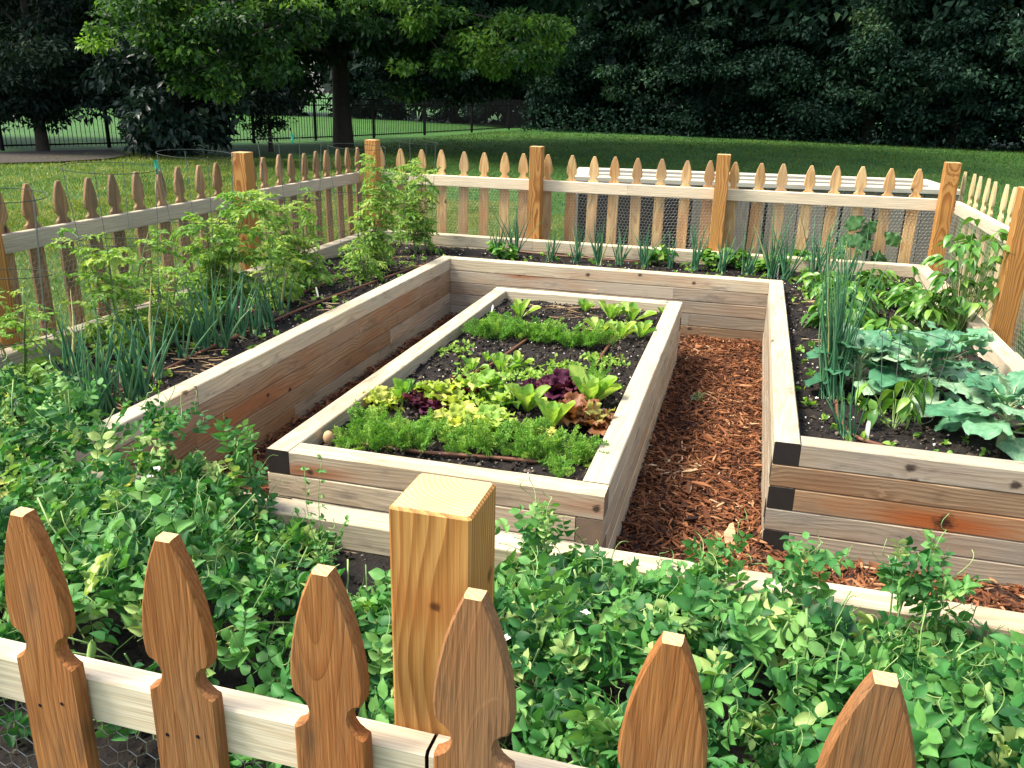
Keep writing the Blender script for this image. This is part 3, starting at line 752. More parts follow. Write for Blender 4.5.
M['lettuce_dark'] = leafmat('lettuce_dark', [(0, (.022, .004, .014)), (.6, (.065, .010, .035)), (1, (.12, .03, .05))], .2, .6, .15)
M['lettuce_bronze'] = leafmat('lettuce_bronze', [(0, (.15, .045, .025)), (.5, (.26, .11, .045)), (.8, (.28, .25, .07)), (1, (.40, .40, .10))], .3, .45, .3)
M['squash'] = leafmat('squash', [(0, (.02, .075, .022)), (1, (.06, .16, .045))], .25, .55, .3)
M['petal'] = plain('petal', (.8, .8, .74), .6)
M['straw'] = tintmat('straw', [(0, (.20, .12, .06)), (.6, (.38, .25, .13)), (1, (.55, .42, .25))], .8)

# -- pea vines
L_PEA = [leaf_t(.62, .3, .25, 4, lambda t: math.sin(PI * t ** .72) ** .85, seed=1), leaf_t(.7, .05, .35, 4, lambda t: math.sin(PI * t ** .8) ** .8, ruffle=.04, fr=1.2, cols=2, seed=2), leaf_t(.56, .5, .1, 4, seed=3), leaf_t(.66, -.15, .4, 4, lambda t: math.sin(PI * t ** .7) ** .8, seed=4)]
L_STIP = [leaf_t(.85, .3, .25, 4, lambda t: math.sin(PI * t ** .55) ** .75, ruffle=.03, fr=1.3, cols=2, seed=5), leaf_t(.75, .45, .1, 4, lambda t: math.sin(PI * t ** .6) ** .75, seed=6)]
def pea_node_t(seed):
    """one node of a pea vine: two clasping stipules, leaflet pairs on a stalk, a tendril"""
    r = np.random.default_rng(seed); V = []; F = []; n0 = 0
    def put(tm, p, d, nn, s_, w=1.0):
        nonlocal n0
        R = frames(np.array([d]), np.array([nn]))[0]
        V.append((tm[0] * np.array([s_ * w, s_, s_])) @ R.T + p)
        F.append(tm[1][0] + n0); n0 += len(tm[0])
    up = np.array([0, 0, 1.])
    for sx in (-1, 1):
        put(L_STIP[(seed + sx) % 2], np.zeros(3), [sx * .9, .25, .15 + r.normal() * .15], up + r.normal(size=3) * .25, .85 * r.uniform(.8, 1.1), .8)
    pairs = r.integers(2, 4); L = 1.5
    for k in range(pairs):
        y = .45 + .42 * k; z = .12 * k + .1
        for sx in (-1, 1):
            put(L_PEA[int(r.integers(4))], np.array([sx * .03, y, z]), [sx, .55 + r.normal() * .2, .2 + r.normal() * .25], up + r.normal(size=3) * .45, .62 * r.uniform(.7, 1.2), 1.0)
    V.append(np.array([(-.02, 0, 0), (.02, 0, 0), (.012, L, .12 * L), (-.012, L, .12 * L)])); F.append(np.array([[0, 1, 2, 3]]) + n0); n0 += 4
    return np.concatenate(V), [np.concatenate(F)]
PN = [pea_node_t(i) for i in range(10)]
def tendril_t(seed):
    r = np.random.default_rng(seed); g_ = G(); ts = np.linspace(0, 1, 16)
    k = r.uniform(1.0, 2.2); a = ts * 2 * PI * k
    rad = .05 + .12 * ts
    P = np.stack([np.sin(a) * rad * ts, ts * 1.2 + .1 * np.cos(a), .3 * ts + np.cos(a) * rad * ts], -1)
    g_.tube(P, .013, sides=3, cap=False)
    return np.concatenate(g_.v), [np.concatenate(g_.f)]
TD = [tendril_t(i) for i in range(4)]

def pea_foliage(g, P, up=.9, size=(.031, .058), tint=None, mi=0):
    n_ = len(P)
    d = rand_dirs(n_, up); s_ = rng.uniform(*size, n_)
    nn = nrm(rng.normal(size=(n_, 3)) * .45 + [-.1, -.25, 1])
    t = np.clip(rng.normal(.45, .28, n_) if tint is None else tint, 0, .93)
    t = np.where(rng.random(n_) < .006, 1.0, t)
    for k in range(len(PN)):
        m = np.arange(n_) % len(PN) == k
        g.inst(PN[k], P[m], frames(d[m], nn[m]), s_[m], t[m], mi)
    for k in range(4):
        m = (np.arange(n_) % 11) == k
        g.inst(TD[k], P[m], frames(d[m] + [0, 0, .3], rand_dirs(m.sum())), rng.uniform(.05, .1, m.sum()), rng.uniform(.3, 1, m.sum()), 1)

def pea_h(x, y):
    """height of the thicket above the soil"""
    nz_ = .05 * math.sin(x * 5 + y * 3) * .6 + .06 * mnoise.noise(Vector((x * 3.2, y * 3.2, 2))) + .05 * mnoise.noise(Vector((x * 8, y * 8, 4)))
    if x < -1.25:
        near = float(np.interp(x, [-2.4, -1.85, -1.6, -1.45, -1.3], [.32, .26, .14, .06, .03])); far = .27
        h = near + (far - near) * min(1, max(0, (-1.08 - y) / .3)) + nz_ * .8
    else: h = .045 + .205 * min(1, max(0, (-1.06 - y) / .38)) + nz_ * min(1, .35 + (-1.04 - y) * 3)
    # sparse gap beside the post
    gap = math.exp(-((x + 1.02) / .22) ** 2 - ((y + 1.22) / .2) ** 2)
    h *= 1 - .95 * gap
    gap2 = math.exp(-((x + .60) / .17) ** 2 - ((y + 1.85) / .2) ** 2); h *= 1 - .8 * gap2
    # towards the front fence it thins out on the left
    edge = -1.78 if x < -.52 else -2.02
    if y < edge: h *= max(0, 1 - (edge - y) / .14)
    if x < -2.25 and y > -.95: h *= .75
    return h
def in_peas(x, y):
    if y < -1.0: return OX0 < x < 1.4
    return OX0 < x < -2.3 and y < -.62
g = G(); P = []
while len(P) < 3900:
    x = rng.uniform(-2.9, 1.15); y = rng.uniform(-2.0, -.62)
    if not in_peas(x, y): continue
    if x < -1.0 and y < -1.7 and rng.random() < .5: continue
    h = pea_h(x, y)
    if h < .04: continue
    z = h * (1 - abs(rng.normal()) * .32)
    if z < .03: continue
    bulge = 0.0
    P.append((x, y + (.08 if (x < -1.25 and y > -1.12 and z > .2 and rng.random() < .3) else 0), .345 + z))
P = np.array(P)
pea_foliage(g, P)
pv = g
for i in range(340):
    x = rng.uniform(-2.8, 1.1); y = rng.uniform(-1.95, -1.05); h = pea_h(x, y)
    if h < .08: continue
    pv.tube(curve((x, y, .34), (rng.normal() * .5, rng.normal() * .5, 1), h * rng.uniform(1.0, 1.55), 7, .5, .7), rng.uniform(.0012, .0026), rng.uniform(.2, 1), 1, 4)
peas = pv.build('pea_vines', [M['pea'], M['pea_stem']])
tag(peas, 'dense tangle of green pea vines filling the front bed behind the nearest fence', 'pea vines', None, 'stuff')
# pods, flowers
pod_t = leaf_t(.2, .0, .12, 5, lambda t: math.sin(PI * t ** .9) ** .5)
for (u, v, L) in ((112, 549, .075), (66, 553, .05), (80, 572, .055), (92, 640, .05), (190, 545, .05), (205, 500, .05), (990, 682, .05), (352, 645, .06)):
    q = at(u, v, -1.55, 1)
    q = at(u, v, .345 + max(.2, pea_h(q[0], -1.5)) + .02)
    gg = G(); gg.tube([(0, 0, 0), (.004, 0, -.15 * L), (.01 * 1, 0, -.4 * L), (.006, 0, -.75 * L), (0, 0, -L)], np.array([.0015, .006, .0078, .006, .001]), .85, 0, 7)
    o = gg.build('pod', M['pea'], peas, q, (rng.normal() * .3, rng.normal() * .35, rng.uniform(0, 6)))
for (u, v) in ((150, 478), (157, 470), (676, 650), (585, 615), (505, 640)):
    q = at(u, v, .345 + .40)
    gg = G()
    for a in range(4): leaves(gg, L_ROUND, [(0, 0, 0)], [math.cos(a * 1.57), math.sin(a * 1.57), .9], .011, .5)
    gg.build('flower', M['petal'], peas, q)

def pea_shoot(u, v_top, y, label, n_=22, spread=.035, base=.4):
    top = at(u, v_top, y, 1)
    r = thing('pea_shoot', label, 'pea shoot', (top[0], top[1], .345), 0, 'pea shoots standing above the thicket')
    hgt = top[2] - .345
    g1 = G(); path = curve((0, 0, 0), (.03, 0, 1), hgt * .97, 8, 0, .12); g1.tube(path, .0026, .6, 0, 5); path2 = curve((.01, .01, 0), (-.1, .05, 1), hgt * .9, 8, 0, .15); g1.tube(path2, .0022, .6, 0, 5)
    g1.build('stem', M['pea_stem'], r)
    g2 = G(); zz = rng.uniform(base, 1.0, n_) * hgt
    PP = np.stack([np.interp(zz, path[:, 2], path[:, 0]) + rng.normal(size=n_) * spread, np.interp(zz, path[:, 2], path[:, 1]) + rng.normal(size=n_) * spread, zz], -1)
    pea_foliage(g2, PP, 1.2, (.026, .046), np.clip(rng.normal(.55, .22, n_), 0, .93))
    g2.build('foliage', [M['pea'], M['pea_stem']], r)
pea_shoot(546, 512, -1.12, 'leafy pea shoot rising beside the square front post against the timber', 26, .035)
pea_shoot(716, 545, -1.06, 'bushy pea shoot leaning onto the front timber before the mulch path', 26, .035)
pea_shoot(800, 545, -1.08, 'pale tipped pea shoot below the dark timber ends of the right bed', 24)
pea_shoot(908, 548, -1.08, 'narrow upright pea shoot crossing the mulch in front of the right bed wall', 22, .025)
pea_shoot(944, 578, -1.1, 'small pea shoot at the mulch edge right of the taller one', 18, .025)
pea_shoot(160, 412, -1.03, 'tall pea shoot climbing over the near end of the left bed wall', 34, .05)
pea_shoot(228, 436, -1.06, 'pea shoot reaching up before the left mulch path and inner bed', 24, .035)
pea_shoot(60, 385, -1.03, 'pea shoot at the far left beside the onions', 24, .04)
pea_shoot(596, 560, -1.2, 'curly pea shoot with tendrils right of the post', 16, .03)

# thin weed by the inner bed, ferny carrots near the post
q = at(322, 590, .36)
r = thing('thin_weed', 'thin stemmed weed with tiny leaves in front of the inner bed corner', 'weed', q)
g1 = G(); g2 = G()
for (u, v) in ((320, 458), (303, 470), (345, 520)):
    tp = at(u, v, q[1] + .02, 1) - q; P_ = np.array([tp * t + np.array([.006 * math.sin(7 * t), 0, 0]) for t in np.linspace(0, 1, 8)])
    g1.tube(P_, np.linspace(.0016, .0007, 8), .6, 0, 4)
    for k in range(9):
        b = P_[2] + (P_[-1] - P_[2]) * (k / 8); leaves(g2, L_OVAL, np.tile(b, (4, 1)), rand_dirs(4, .3), rng.uniform(.009, .016, 4), rng.uniform(.4, .85, 4))
g1.build('stem', M['pea_stem'], r); g2.build('foliage', M['pea'], r)

def frond_t(seed, n=9):
    """feathery bipinnate frond, unit length along Y"""
    r = np.random.default_rng(seed); g_ = G()
    ax = np.stack([np.zeros(6), np.linspace(0, 1, 6), -.35 * np.linspace(0, 1, 6) ** 2.2], -1); g_.tube(ax, .012, sides=3, cap=False)
    P = []; D = []; S_ = []
    for i in range(n):
        t = .3 + .68 * i / (n - 1); c = np.array([0, t, -.35 * t ** 2.2]); L = .34 * (1 - ((t - .3) / .7) ** 1.5 * .75)
        for sx in (-1, 1):
            d = nrm(np.array([sx, .65, r.normal() * .3]))
            for k in range(5):
                b = c + d * L * (k + .4) / 5
                for s2 in (-1, 1):
                    P.append(b); D.append(d * .8 + np.array([-sx * .2 * s2, s2 * .8, r.normal() * .5])); S_.append(.085 + .055 * r.random())
    P = np.array(P); D = np.array(D); nn = nrm(r.normal(size=(len(P), 3)) * .5 + [0, 0, 1])
    tv = (np.array([(0, 0, 0), (-.2, .5, 0), (.2, .5, 0), (0, 1, 0)]), [np.array([[0, 2, 3, 1]])])
    g_.inst(tv, P, frames(D, nn), np.array(S_), .5)
    return np.concatenate(g_.v), [np.concatenate([f for f in g_.f if f.shape[1] == 4])]
FT = [frond_t(i) for i in range(4)]
def carrot_tuft(seed, n=9, L=.16, spread=.75):
    g_ = G()
    for k in range(4):
        m = n // 4 + (k < n % 4)
        d = nrm(np.stack([rng.normal(size=m) * spread, rng.normal(size=m) * spread, rng.uniform(.7, 1.2, m)], -1))
        g_.inst(FT[k], rng.normal(size=(m, 3)) * [.012, .012, 0], frames(d, nrm(rng.normal(size=(m, 3)) + [0, 0, .6])), L * rng.uniform(.65, 1.1, m), rng.uniform(.15, .95, m))
    return g_
ctu = [carrot_tuft(i, [7, 9, 11, 8, 10][i], spread=.62).build('carrot_plant', M['carrot']) for i in range(5)]
def put_copies(srcs, spots, label, cat, group, used=set()):
    for i, (x, y, z, s_) in enumerate(spots):
        o = srcs[i % len(srcs)]
        if o.name in used: o = o.copy(); COL.objects.link(o)
        else: used.add(o.name)
        o.location = (x, y, z); o.scale = (s_,) * 3; o.rotation_euler = (0, 0, rng.uniform(0, 6.28))
        tag(o, label, cat, group)
SZ = .322
front = []
for i_, (u, v, s_) in enumerate(((352, 442, .8), (366, 447, 1.), (380, 436, 1.05), (393, 450, 1.), (405, 440, 1.1), (416, 452, 1.), (428, 441, 1.1), (440, 454, 1.), (452, 443, 1.05), (465, 455, 1.), (477, 446, 1.1), (490, 457, 1.),
                   (502, 446, 1.05), (515, 459, .95), (527, 448, .95), (548, 458, 1.05), (560, 466, 1.0), (548, 445, 1.), (574, 456, 1.05), (570, 470, .95), (536, 466, .9), (372, 430, 1.), (400, 427, 1.), (430, 430, .95), (520, 436, .9), (346, 452, .7), (588, 465, .7))):
    if i_ % 5 == 2: continue
    q = at(u + rng.normal() * 2, v + rng.normal() * 3, SZ); front.append((q[0], q[1], SZ, s_ * rng.uniform(.45, .85)))
put_copies(ctu, front, 'feathery carrot top in the dense bright row at the near end of the inner bed', 'carrot plant', 'carrot tops in the near row')
backr = []
for u in range(478, 604, 8):
    q = at(u + rng.normal() * 2, 337 + (u - 478) * .09 + rng.normal() * 2.5, SZ); backr.append((q[0], q[1], SZ, rng.uniform(.5, .9)))
put_copies(ctu, backr, 'feathery carrot top in the row across the far half of the inner bed', 'carrot plant', 'carrot tops in the far row')
put_copies(ctu, [(*at(592, 386, SZ)[:2], SZ, .9), (*at(598, 398, SZ)[:2], SZ, .75)], 'feathery carrot top just behind the right romaine lettuce', 'carrot plant', 'carrot tops by the romaine')
q1, q2 = at(378, 700, .36), at(333, 690, .36)
put_copies(ctu, [(q1[0], q1[1], .35, .75)], 'ferny bright green carrot top between front post and picket', 'carrot plant', None)
put_copies(ctu, [(q2[0], q2[1] + .04, .35, .8)], 'ferny green carrot top above the front rail left of the third picket', 'carrot plant', None)

# -- lettuces
ruf = [leaf_t(.85, .1, .3, 11, lambda t: (.25 + .75 * t) * math.sin(PI * min(t, .97) ** 1.5) ** .45, ruffle=.15, fr=3.4, curl=-.1, cols=5, seed=i) for i in range(4)]
smo = [leaf_t(.55, .28, .1, 6, lambda t: (.3 + .7 * t) * math.sin(PI * min(t, .985) ** 1.8) ** .45, ruffle=.025, fr=2.5, curl=.25, cols=3, seed=i, rib=.4) for i in range(3)]
def lettuce(u, v, size, mat, tm, n, upr, label, cat='lettuce', tint=(.1, .95), inner=None):
    q = at(u, v, SZ); g_ = G(); size *= 1.04; upr *= .9; n = int(n * 1.1)
    for i in range(n):
        a = i * 2.4 + rng.normal() * .2; f = i / n
        tilt = upr * (1.5 - 1.25 * f) + rng.normal() * .1
        d = np.array([[math.cos(a) * math.sin(tilt), math.sin(a) * math.sin(tilt), math.cos(tilt)]])
        nn = np.array([[-math.cos(a) * math.cos(tilt), -math.sin(a) * math.cos(tilt), math.sin(tilt) + .05]])
        g_.inst(tm[i % len(tm)], np.array([[math.cos(a) * .008, math.sin(a) * .008, 0]]), frames(d, nn), np.array([size * rng.uniform(.75, 1.1) * (1 - .25 * f)]), rng.uniform(*tint))
    o = g_.build('lettuce', mat, None, (q[0], q[1], SZ + .003)); tag(o, label, cat, 'lettuces in the middle of the inner bed')
lettuce(384, 408, .10, M['lettuce_yellow'], ruf, 14, .85, 'small yellow lettuce at the left end of the lettuce row')
lettuce(402, 405, .13, M['lettuce'], smo, 9, .5, 'upright pale green lettuce beside the yellow one at the left timber')
lettuce(424, 410, .115, M['lettuce_red'], ruf, 11, .65, 'deep red loose lettuce near the left end of the row', tint=(0, .9))
lettuce(437, 404, .13, M['lettuce_yellow'], ruf, 11, .5, 'light green frilly lettuce standing between the two red ones at left', tint=(0, .6))
lettuce(432, 415, .095, M['lettuce_dark'], ruf, 12, .7, 'low purple lettuce in front of the red lettuce at left')
lettuce(466, 402, .115, M['lettuce_red'], ruf, 10, .55, 'tall red leaf lettuce in the middle left of the row', tint=(0, .8))
lettuce(452, 412, .12, M['lettuce_yellow'], ruf, 12, .6, 'yellow green frilly lettuce in front of the tall red one', tint=(0, .7))
lettuce(483, 398, .145, M['lettuce'], ruf, 13, .6, 'bright green frilly lettuce right of the tall red one', tint=(.4, 1))
lettuce(495, 408, .13, M['lettuce'], ruf, 12, .75, 'broad green lettuce beside the single romaine')
lettuce(458, 430, .12, M['lettuce_yellow'], ruf, 16, .9, 'bright yellow butter lettuce spilling into the carrot row')
lettuce(490, 432, .13, M['lettuce'], ruf, 16, .95, 'flat pale green lettuce spread over the carrot row', tint=(.5, 1))
lettuce(527, 412, .135, M['lettuce'], smo, 11, .62, 'open green romaine lettuce standing alone on dark soil', tint=(.3, .9))
lettuce(545, 396, .11, M['lettuce_dark'], ruf, 13, .8, 'very dark purple lettuce left of its brighter purple neighbour')
lettuce(562, 397, .135, M['lettuce_dark'], ruf, 18, .8, 'large frilly purple lettuce beside the right romaine', tint=(.3, 1))
lettuce(590, 408, .175, M['lettuce'], smo, 13, .55, 'large upright romaine lettuce at the right of the row', tint=(.35, .9))
lettuce(551, 430, .15, M['lettuce'], smo, 8, .42, 'narrow upright green romaine in front of the purple lettuce', tint=(.4, 1))
lettuce(572, 424, .135, M['lettuce_bronze'], ruf, 11, .8, 'copper brown lettuce beneath the large romaine', tint=(0, .45))
lettuce(596, 429, .115, M['lettuce_bronze'], ruf, 14, .95, 'wide bronze and yellow lettuce against the right timber', tint=(.3, 1))
lettuce(540, 440, .07, M['lettuce_yellow'], ruf, 8, 1.0, 'tiny cream lettuce among the carrot tops', tint=(.6, 1))
for (u, v, s_, lab) in ((520, 318, .12, 'leafy radish plant near the far left corner of the inner bed'), (585, 312, .1, 'small radish plant at the far timber of the inner bed'), (610, 320, .13, 'broad leaved radish plant at far right of the inner bed'),
                        (632, 322, .13, 'radish plant in the far right corner of the inner bed'), (620, 340, .13, 'radish plant at the right end of the far carrot row'), (640, 338, .11, 'radish plant pressed against the right timber'), (600, 335, .12, 'yellowing radish plant behind the brown hose'),
                        (500, 372, .1, 'yellow tinged radish plant at the end of the left hose'), (516, 368, .09, 'pale radish plant on the dark soil between carrot rows'), (472, 372, .08, 'small radish plant near the left timber'), (664, 316, .06, 'tiny radish seedling in the far corner by the timber'), (487, 362, .06, 'little sprout behind the red lettuces')):
    lettuce(u, v, s_, M['lettuce'], smo, 8, .7, lab, 'radish plant', tint=(.1, 1))
# seedlings in thin rows
g = G()
for (x0, x1, y0, y1, n_, z_) in ((T + .03, OX1 - .05, T + .03, 3.7, 190, .355), (XL_ - .95, XL_ - T - .03, -.5, 3.7, 170, .35), (-2.0, 0, YB_ + T + .05, 3.75, 70, .355)):
    for k in range(n_):
        q = np.array([rng.uniform(x0, x1), rng.uniform(y0, y1), z_])
        leaves(g, L_OVAL, np.tile(q + [0, 0, .012], (5, 1)), rand_dirs(5, .5), rng.uniform(.014, .036, 5), rng.uniform(0, .8, 5))
for (u0, v0, u1, v1, n_) in ((455, 376, 530, 382, 60), (505, 372, 560, 380, 70), (530, 380, 600, 386, 60), (548, 368, 585, 372, 50), (440, 355, 470, 350, 30), (555, 330, 640, 330, 40), (585, 360, 622, 366, 50)):
    for k in range(n_):
        f = rng.random(); q = at(u0 + (u1 - u0) * f + rng.normal() * 3, v0 + (v1 - v0) * f + rng.normal() * 3, SZ)
        g.tube([q, q + [0, 0, .018]], .0008, .6, 0, 3)
        leaves(g, L_OVAL, np.tile(q + [0, 0, .018], (4, 1)), rand_dirs(4, .35), rng.uniform(.012, .026, 4), rng.uniform(.3, 1, 4))
tag(g.build('seedlings', M['lettuce']), 'tiny pale seedlings and weeds dotting the bare soil of the beds', 'seedlings', None, 'stuff')

# -- onions
def onion(q, n, L, label, group=None, spread=.28, lean=(0, 0), w=.006, name='onion_plant', cat='onion', ret=False, droop=.5):
    g_ = G()
    for i in range(n):
        a = rng.uniform(0, 6.28); b = np.array([math.cos(a), math.sin(a), 0]) * rng.uniform(0, .022 + .004 * n ** .5)
        d = np.array([rng.normal() * spread + lean[0], rng.normal() * spread + lean[1], 1.])
        l_ = L * rng.uniform(.55, 1.08); c = curve(b, d, l_, 9, droop * rng.uniform(.2, 1.3), .22)
        rr = np.array([.75, 1, 1, .95, .85, .7, .5, .3, .08]) * w * rng.uniform(.6, 1.05)
        t = np.clip(rng.normal(.42, .2), 0, .86) if rng.random() > .03 else 1.0
        g_.tube(c, rr, t, 0, 5)
    g_.tube([(0, 0, -.01), (0, 0, .03)], .010, .9, 0, 6)
    o = g_.build(name, M['onion'], None, q); return tag(o, label, cat, group)
for i, (u, v, n, L, lab) in enumerate(((90, 424, 11, .34, 'onion with dense blue green leaves nearest the pea vines at left'), (108, 416, 12, .36, 'onion with thick leaves just behind the pea vines'), (141, 400, 11, .34, 'fanned onion clump by the near part of the left bed wall'),
                                       (160, 378, 7, .36, 'slim forked onion beside the left bed wall'), (128, 405, 8, .30, 'short onion between two larger ones at left'), (78, 400, 7, .36, 'tall loose onion at the far left border'),
                                       (205, 352, 11, .36, 'dark green onion in the middle of the left bed'), (222, 348, 12, .38, 'tall onion clump in the middle of the left bed'), (240, 338, 8, .30, 'drooping onion near the middle of left bed wall'),
                                       (268, 328, 9, .28, 'arching pale onion close to the left bed wall'), (282, 315, 7, .26, 'thin onion by the tomato stems at left'), (255, 335, 6, .25, 'bent yellowing onion leaning on the left bed wall'), (185, 360, 5, .26, 'sparse onion near the forked one'))):
    onion(at(u, v, .345), int(n * 1.35), L * 1.22, lab, 'onions in the left bed', .22, droop=.6, w=.0068)
for i, (x, y, n, L) in enumerate(((-2.05, 3.5, 7, .2), (-1.93, 3.55, 10, .26), (-1.63, 3.5, 6, .17), (-1.42, 3.5, 9, .19), (-1.25, 3.5, 8, .21), (-1.1, 3.52, 6, .17), (-.9, 3.52, 9, .2), (-.72, 3.55, 6, .16), (-.52, 3.55, 9, .23), (-.33, 3.5, 9, .2), (-.15, 3.5, 7, .22), (0.02, 3.45, 12, .3), (.12, 3.42, 9, .25), (.38, 3.35, 9, .26), (.30, 3.42, 9, .3), (.5, 3.2, 8, .26))):
    onion((x, y, .35), n + 8, L * 1.7, 'green onion in the single row along the back timber', 'onions in the back row', .2, w=.006, droop=.35)
onion(at(831, 398, .35), 56, .72, 'tall leaning clump of blue green scallions at the left edge of right bed', None, .075, (-.07, .02), .0052, 'scallion_clump', 'scallions', droop=.12)
onion(at(847, 438, .35), 16, .30, 'small arching scallion clump by the white tag of the right bed', None, .12, (-.12, .05), .0032, 'scallion_clump', 'scallions', droop=.3)

# -- tomatoes
def tomato_leaf(gl, gs, p0, d0, L, tint):
    c = curve(p0, d0, L, 7, 1.1, .3); gs.tube(c, np.linspace(.0022, .0008, 7), .6, 0, 4)
    for k in range(2, 7):
        t = nrm(c[k] - c[k - 1]); side = nrm(np.cross(t, [0, 0, 1.]) + 1e-6)
        for sx in ((-1, 1) if k < 6 else (0,)):
            dd = t * .6 + side * sx + [0, 0, -.1 + rng.normal() * .35]
            m = 3
            bases = np.stack([c[k] + dd * .0, c[k] + nrm(dd) * .02 + side * 0, c[k] + nrm(dd) * .02])
            dirs = np.stack([dd, dd + t * .8, dd - t * .8]); s_ = L * np.array([.27, .19, .18]) * rng.uniform(.7, 1.25, 3)
            leaves(gl, L_LANCE, bases, dirs, s_, np.clip(tint + rng.normal(size=3) * .1, 0, 1), 0, 1.0, 1.35)
def tomato(q, hgt, wid, n, label, fruit=None, lean=(0, 0)):
    r = thing('tomato_plant', label, 'tomato plant', q, 0, 'tomato plants in the left bed')
    gs, gl = G(), G()
    for s_ in range(3):
        st = curve((0, 0, -.01), (rng.normal() * .18 + lean[0], rng.normal() * .18 + lean[1], 1), hgt * rng.uniform(.75, 1), 9, 0, .25)
        gs.tube(st, np.linspace(.006, .002, 9), .3, 0, 6)
        for k in range(int(n * .55)):
            f = rng.uniform(.12, 1); i = f * 8; j = min(int(i), 7); p = st[j] + (st[j + 1] - st[j]) * (i - j)
            a = rng.uniform(0, 6.28)
            tomato_leaf(gl, gs, p, (math.cos(a), math.sin(a), rng.uniform(.1, .9)), .85 * wid * rng.uniform(.6, 1.15) * (1.1 - .35 * f), rng.uniform(.4, .95))
    gs.build('stem', M['green_stem'], r); gl.build('foliage', M['tomato'], r)
    for f in fruit or ():
        gg = G(); bm_v = []; k = 10
        for i in range(7):
            th = PI * i / 6
            for j in range(k): bm_v.append((math.sin(th) * math.cos(2 * PI * j / k) * .026, math.sin(th) * math.sin(2 * PI * j / k) * .026, .023 * math.cos(th)))
        gg.add(bm_v, [[i * k + j, i * k + (j + 1) % k, (i + 1) * k + (j + 1) % k, (i + 1) * k + j] for i in range(6) for j in range(k)], .9)
        gg.build('green_tomato', plain('green_fruit', (.36, .46, .16), .3), r, f)
tomato((-2.95, .33, .345), .74, .21, 46, 'tall tomato plant in the wire cage left of the fence post')
tomato((-2.93, .98, .345), .78, .24, 90, 'dense bushy tomato plant in front of the left fence post')
tomato((-2.90, 1.95, .345), .70, .2, 54, 'sparse spindly tomato plant between the fence posts')
tomato((-2.78, 2.62, .345), .84, .2, 78, 'tall tomato plant near the back left corner with a green fruit', [(.05, -.13, .13)])
tomato((-2.72, 3.42, .345), .88, .19, 84, 'upright narrow tomato plant at the corner post in the back bed')
tomato((-2.98, -.25, .345), .52, .19, 26, 'tomato plant at the far left edge by the border timber')
tomato((-2.84, 1.48, .345), .5, .18, 34, 'mid height tomato plant right behind the left fence post near the onions')
tomato((-2.98, .66, .345), .5, .19, 34, 'short tomato plant against the left border between two caged ones')
tomato((-2.62, 2.28, .345), .30, .15, 20, 'low tomato plant crouching beside the white plant tag')
# low leafy ground plants in the left bed
def leafy(q, n, size, hgt, mat, tm, label, name, cat, group=None, droop=.4, tint=(.1, .9), wide=1.0, spread=.09):
    r = thing(name, label, cat, q, 0, group); gs, gl = G(), G()
    for i in range(n):
        a = rng.uniform(0, 6.28); f = rng.random() ** .6
        tip = np.array([math.cos(a) * spread * f * rng.uniform(.5, 1.3), math.sin(a) * spread * f * rng.uniform(.5, 1.3), hgt * rng.uniform(.35, 1.05) * (1 - .25 * f)])
        b = np.array([tip[0] * .15, tip[1] * .15, 0]); gs.tube([b, b * .4 + tip * .6 + [0, 0, .015], tip], np.array([.0026, .0018, .0012]), .5, 0, 4)
        m = rng.integers(2, 4)
        dd = np.stack([[math.cos(a + k), math.sin(a + k), .15 - droop + rng.normal() * .2] for k in rng.normal(size=m) * .9])
        leaves(gl, tm, np.tile(tip, (m, 1)), dd, size * rng.uniform(.65, 1.15, m), rng.uniform(*tint, m), 0, 1.2, wide)
    gs.build('stem', M['green_stem'], r); gl.build('foliage', mat, r); return r
for (u, v, n, lab) in ((70, 415, 16, 'small dark leafy plant under the border timber at far left'), (195, 335, 14, 'round leaved seedling among the middle onions at left'), (290, 300, 16, 'low leafy plant under the spindly tomato'), (330, 285, 14, 'yellow green low plant by the white tag in the left bed'), (22, 400, 18, 'dim leafy plant at the left picture edge above the peas'), (120, 385, 12, 'small leafy seedling between the near onions at left')):
    leafy(at(u, v, .345), n, .05, .11, M['tomato'] if 'yellow' in lab else M['pepper'], L_OVAL, lab, 'low_plant', 'leafy plant', 'low plants in the left bed')

# -- peppers and beans
L_PEP = leaf_t(.46, .22, .45, 4, lambda t: math.sin(PI * t ** .7))
for (x, y, n, s_, h_, sp_, lab) in ((.35, 2.95, 40, .085, .17, .15, 'pepper plant with bright leaves at the back of the right bed'), (.45, 2.5, 46, .09, .20, .16, 'bushy pepper plant in the middle of the right bed behind the broccoli'), (.38, 2.05, 40, .09, .17, .15, 'pepper plant touching the scallions behind the broccoli'),
                                    (.82, 2.75, 28, .08, .2, .12, 'pepper plant near the right border with reddish gaps of soil'), (.72, 3.3, 24, .08, .15, .12, 'small pepper plant by the back timber at right'), (.86, 2.15, 34, .1, .26, .14, 'pepper plant close to the right border behind the broccoli'),
                                    (.55, 1.6, 26, .085, .2, .12, 'pepper plant half hidden behind the broccoli leaves')):
    leafy((x, y, .35), int(n * 1.7), s_, h_, M['pepper'], L_PEP, lab, 'pepper_plant', 'pepper plant', 'pepper plants in the right bed', .5, (.25, 1), spread=sp_)
leafy((1.0, 2.15, .36), 85, .085, .62, M['pepper'], L_PEP, 'tall bright pepper plant rising over the right border timber by the fence', 'pepper_plant', 'pepper plant', 'pepper plants in the right bed', .35, (.3, 1), spread=.25)
leafy(at(893, 428, .35), 16, .085, .25, M['pepper'], L_PEP, 'young pepper plant with long drooping leaves in front of the broccoli', 'pepper_plant', 'pepper plant', 'pepper plants in the right bed', .9, (.4, 1), spread=.11)
